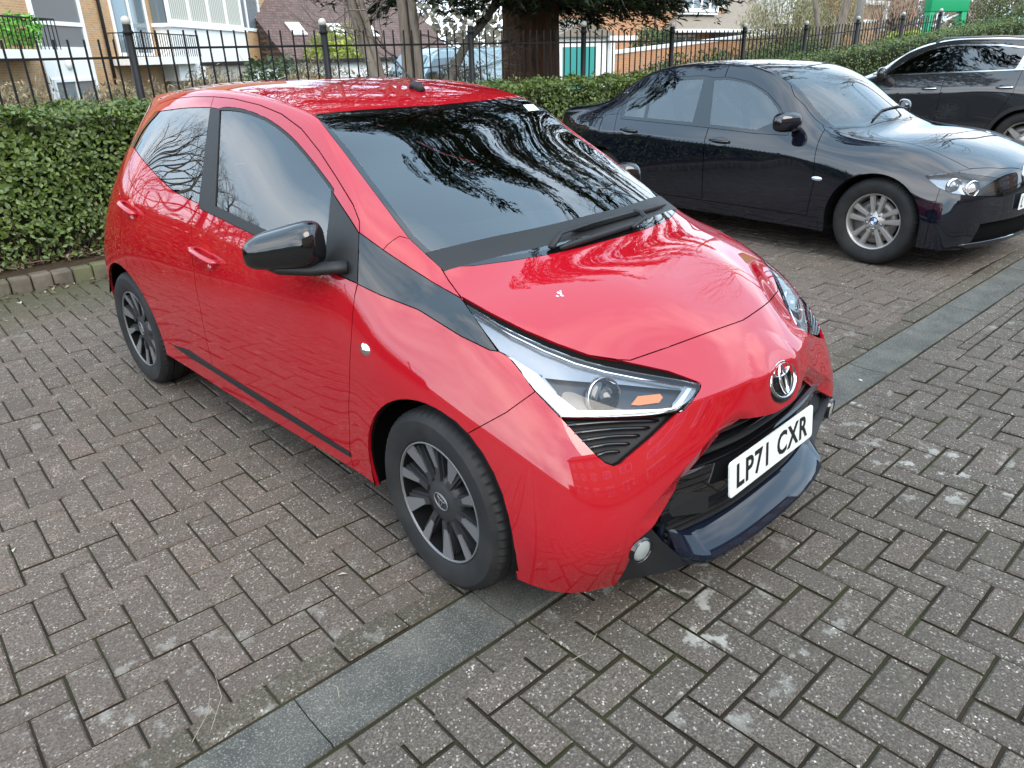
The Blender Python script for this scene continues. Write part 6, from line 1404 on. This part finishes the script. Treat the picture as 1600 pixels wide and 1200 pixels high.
mb = MB(); mb.box((5.6, -1.38, 2.60), (15.3, -1.28, 2.80)); mb.box((5.6, -1.28, 2.60), (5.7, 0, 2.80)); mb.build('bargeboard', M_FRAME, oh)
window(oh, 7.2, 10.9, 3.85, 5.9, -.55, 4, 1, fr=.2); mb = MB(); mb.box((7.15, -.5, 3.7), (10.95, .05, 3.9)); mb.box((7.15, -.5, 5.85), (10.95, .05, 6.0)); mb.box((7.3, -.4, 3.9), (10.8, 0, 5.85)); mb.build('bay', M_WHITE, oh)
window(oh, 11.4, 12.2, 4.2, 5.9, -.03, 1, 1, fr=.12)
f = MB(); f.box((7.2, -.08, .5), (9.2, 0, 2.5)); d = f.build('door', M_FRAME, oh)
for k in range(2):
    for j in range(3): p = MB(); p.box((7.4 + .95 * k, -.10, .8 + .55 * j), (8.15 + .95 * k, -.07, 1.25 + .55 * j)); p.build('pane', M_PANE, d)
mb = MB(); mb.tube([V((5.1, -.07, -1)), V((5.1, -.07, 8.1))], .07, 8); mb.build('drainpipe', M_ROOFT, oh)
oh2 = empty('house', (49.6, 33, 0), math.radians(-2), 'house end with grey brown tiled roof sloping down to the garden', 'house')
mb = MB(); mb.add([V((-2.2, -2.4, 1.9)), V((17, -2.4, 1.9)), V((17, 4, 7.6)), V((1.2, 4, 7.6))], [(0, 1, 2, 3)]); mb.build('roof', M_ROOFG, oh2); mb = MB(); mb.box((-1.6, 0, -1), (17, 9, 2.2)); mb.build('wall', M_OB, oh2); mb = MB(); mb.box((-2.3, -2.5, 1.7), (17.1, -2.38, 1.95)); mb.build('gutter', M_FRAME, oh2)
mb = MB(); mb.box((6.5, -1.6, 3.2), (8.2, 1.5, 5.4)); mb.build('dormer', M_WHITE, oh2)
oh3 = empty('house', (66, 30, 0), math.radians(-4), 'distant red brick house with white gable trim', 'house')
mb = MB(); mb.box((0, 0, -1), (9, 8, 6)); mb.build('wall', brick_mat('red_brick', (.36, .13, .08), (.30, .10, .065), (.34, .28, .24)), oh3); mb = MB(); mb.box((-.3, -.3, 4.6), (4, -.1, 4.9)); mb.box((3.2, -.3, 2.6), (3.6, -.1, 4.6)); mb.box((-.3, -.3, 3.3), (1.8, -.1, 3.5)); mb.build('gable_trim', M_FRAME, oh3); mb = MB(); mb.add([V((-.5, -.5, 5.9)), V((9.5, -.5, 5.9)), V((9.5, 4, 9)), V((-.5, 4, 9)), V((-.5, 8.5, 5.9)), V((9.5, 8.5, 5.9))], [(0, 1, 2, 3), (3, 2, 5, 4), (0, 3, 4), (1, 5, 2)]); mb.build('roof', M_ROOFT, oh3)
# ---- garden wall rising to the right, post, green frame, planting
gw = MB(); gw.add([V((25.5, 22, -.5)), V((56, 24, -.5)), V((56, 24, 3.0)), V((25.5, 22, 1.35)), V((25.5, 22.25, -.5)), V((56, 24.25, -.5)), V((56, 24.25, 3.0)), V((25.5, 22.25, 1.35))], [(0, 1, 2, 3), (5, 4, 7, 6), (3, 2, 6, 7), (0, 3, 7, 4)])
w_ = gw.build('garden_wall', M_OB); tag(w_, 'low garden wall with pale coping rising towards the right', 'wall')
cp = MB(); cp.add([V((25.4, 21.95, 1.35)), V((56, 23.95, 3.0)), V((56, 24.3, 3.0)), V((25.4, 22.3, 1.35)), V((25.4, 21.95, 1.50)), V((56, 23.95, 3.15)), V((56, 24.3, 3.15)), V((25.4, 22.3, 1.50))], [(0, 1, 5, 4), (4, 5, 6, 7), (3, 0, 4, 7), (2, 3, 7, 6)]); cp.build('coping', M_WHITE, w_)
pole = empty('wooden_pole', (28.9, 12, 0), 0, 'grey weathered utility pole behind the right hand railings', 'pole'); mb = MB(); mb.tube([V((0, 0, -.2)), V((.05, 0, 8))], [.15, .12], 12); mb.build('shaft', bark('weathered_wood', (.20, .18, .16), (.36, .34, .31)), pole); mb = MB(); mb.box((-.6, -.05, 7.3), (.6, .05, 7.42)); mb.build('cross_arm', M_MATT, pole)
gf_ = empty('metal_gantry', (25.15, 7.6, 0), math.radians(-20), 'bright green painted metal frame standing beyond the hedge', 'frame'); M_GRN = mat('green_gloss_paint', (.01, .30, .12), .35)
for x in (-.62, .62): mb = MB(); mb.box((x - .10, -.1, -.2), (x + .10, .1, 2.45), bev=.02); mb.build('leg', M_GRN, gf_)
mb = MB(); mb.box((-.74, -.12, 2.35), (.74, .12, 3.3), bev=.02); mb.build('header', M_GRN, gf_); mb = MB(); mb.tube([V((-.5, 0, 1.95)), V((.5, 0, 2.3))], .03, 6); mb.build('brace', M_FRAME, gf_)
planting('boundary_shrubs', [((-3 - 2.2 * k, 9.5 + .5 * k, 0), (1.6, 1.1, .95 + .25 * (k % 2))) for k in range(6)], M_OLIVE, 1800, .12, .05, 'row of olive shrubs beyond the railings on the far left', 'shrubs', 60)
shrub('green_shrub', (9.8, 19, -.3), (1.5, 1.0, 1.0), M_GREEN, 2200, .16, .08, 'dark green shrub at the right corner of the flats', seed=2); shrub('lime_shrub', (17.6, 30, -.5), (1.5, 1.2, 1.75), M_LIME, 2600, .2, .1, 'bright yellow green bush in front of the brown roof', seed=3)
planting('low_hedge', [((9.6 + 1.5 * k, 14.5 + .5 * k, -.3), (.95, .7, .62)) for k in range(5)], M_GREEN, 1500, .10, .05, 'row of low green shrubs in front of the white garages', 'hedge', 10)
shrub('low_shrub', (12.3, 8.4, 0), (.9, .6, .55), M_GREEN, 2400, .08, .04, 'loose green shrub right of the conifer trunk', seed=16); shrub('dark_shrub', (36, 27, 0), (2.0, 1.2, 1.5), M_GREEN, 2500, .2, .1, 'rounded green bush below the bay windowed house', seed=17)
planting('garden_shrubs', [((18.5 + 2.6 * k, 12.0 + .2 * k, 0), (1.5, .8, .72 + .08 * k)) for k in range(4)], M_GREEN, 2600, .11, .055, 'row of green garden shrubs growing behind the right hand railings', 'shrubs', 20)
shrub('winter_bush', (37, 19.5, .2), (3.4, 1.8, 2.1), M_OLIVE, 9000, .20, .035, 'large olive twiggy bush in front of the tiled roof', 'bush', twigs=120, seed=31, updir=(0, 0, 1.2)); shrub('winter_bush', (44, 21, .4), (3.2, 1.8, 2.4), M_OLIVE, 7000, .22, .04, 'paler olive twiggy bush right of the large one', 'bush', twigs=90, seed=32, updir=(0, 0, 1.2))
shrub('beige_bush', (41, 16, .3), (3.4, 1.5, 2.4), M_PALE, 8000, .25, .02, 'beige leafless bush behind the pole', 'bush', twigs=160, seed=33, updir=(0, 0, 1.5)); shrub('beige_bush', (48, 15, .6), (3.6, 1.5, 2.4), M_PALE, 7000, .25, .02, 'beige leafless bush right of the pole', 'bush', twigs=160, seed=34, updir=(0, 0, 1.5))
shrub('lime_hedge', (33, 10.5, .5), (4.5, .6, .75), M_LIME, 6000, .12, .06, 'yellow green clipped hedge beyond the railings', 'hedge', seed=35, box=True)
shrub('clipped_hedge', (31.5, 7.8, .9), (2.2, .7, 1.35), leaf_mat('olive_green_leaf', (.05, .07, .015), (.085, .11, .03), (.12, .15, .05), .6), 7000, .10, .05, 'tall olive green clipped hedge right of the green frame', 'hedge', seed=36, box=True)
for k, (x, y, s_, lb) in enumerate(((27.5, 5.6, 1.5, 'glossy dark evergreen bush above the grey car'), (31, 5.2, 1.9, 'tallest glossy evergreen bush at the right edge'), (23.6, 6.2, 1.05, 'evergreen bush at the foot of the green frame'))): shrub('evergreen_bush', (x, y, 0), (1.6, 1.2, s_), M_GREEN, 5200, .11, .055, lb, 'bush', seed=50 + k)
# far belt of trees closing the view
bt = MB(); rg = random.Random(77); fp, fn = [], []
for k in range(15000):
    a = rg.uniform(-.35, 2.3); r_ = rg.uniform(75, 95); h = rg.uniform(0, 1) ** 1.6 * (4 + 3 * math.sin(a * 9) + 2 * math.sin(a * 23)); fp.append((r_ * math.cos(a), r_ * math.sin(a), h)); fn.append((-math.cos(a), -math.sin(a), .4))
tag(link('distant_trees', leaves_mesh('distant_trees', fp, fn, 1.0, .55, leaf_mat('distant_winter_trees', (.10, .09, .07), (.15, .135, .10), (.20, .18, .14), .9)), None), kind='stuff')
# ---- flats and trees across the road, on the camera's side (seen in the car's reflections)
fb = empty('apartment_building', (-16, -17, 0), 0, 'long brick flats across the road behind the viewpoint', 'building')
mb = MB(); mb.box((0, -8, -.1), (46, 0, 8.4)); mb.build('wall', M_OB, fb)
mb = MB(); mb.add([V((-.5, .5, 8.3)), V((46.5, .5, 8.3)), V((46.5, -4, 11.6)), V((-.5, -4, 11.6)), V((-.5, -8.5, 8.3)), V((46.5, -8.5, 8.3))], [(1, 0, 3, 2), (2, 3, 4, 5), (0, 4, 3), (1, 2, 5)]); mb.build('roof', M_ROOFT, fb)
for s_ in range(11):
    for z in (.9, 3.6, 6.1):
        x0 = 1.6 + 4.1 * s_; f = MB(); f.box((x0, -.02, z), (x0 + 2.0, .05, z + 1.4)); w_ = f.build('window', M_FRAME, fb)
        for k in range(2): p = MB(); p.box((x0 + .1 + .93 * k, .04, z + .1), (x0 + .95 + .93 * k, .06, z + 1.3)); p.build('pane', M_PANE, w_)
vg = shrub('hedge', (8, -12.5, 0), (22, .8, .75), M_GREEN, 9000, .22, .12, 'clipped hedge in front of the flats across the road', 'hedge', seed=71, box=True)
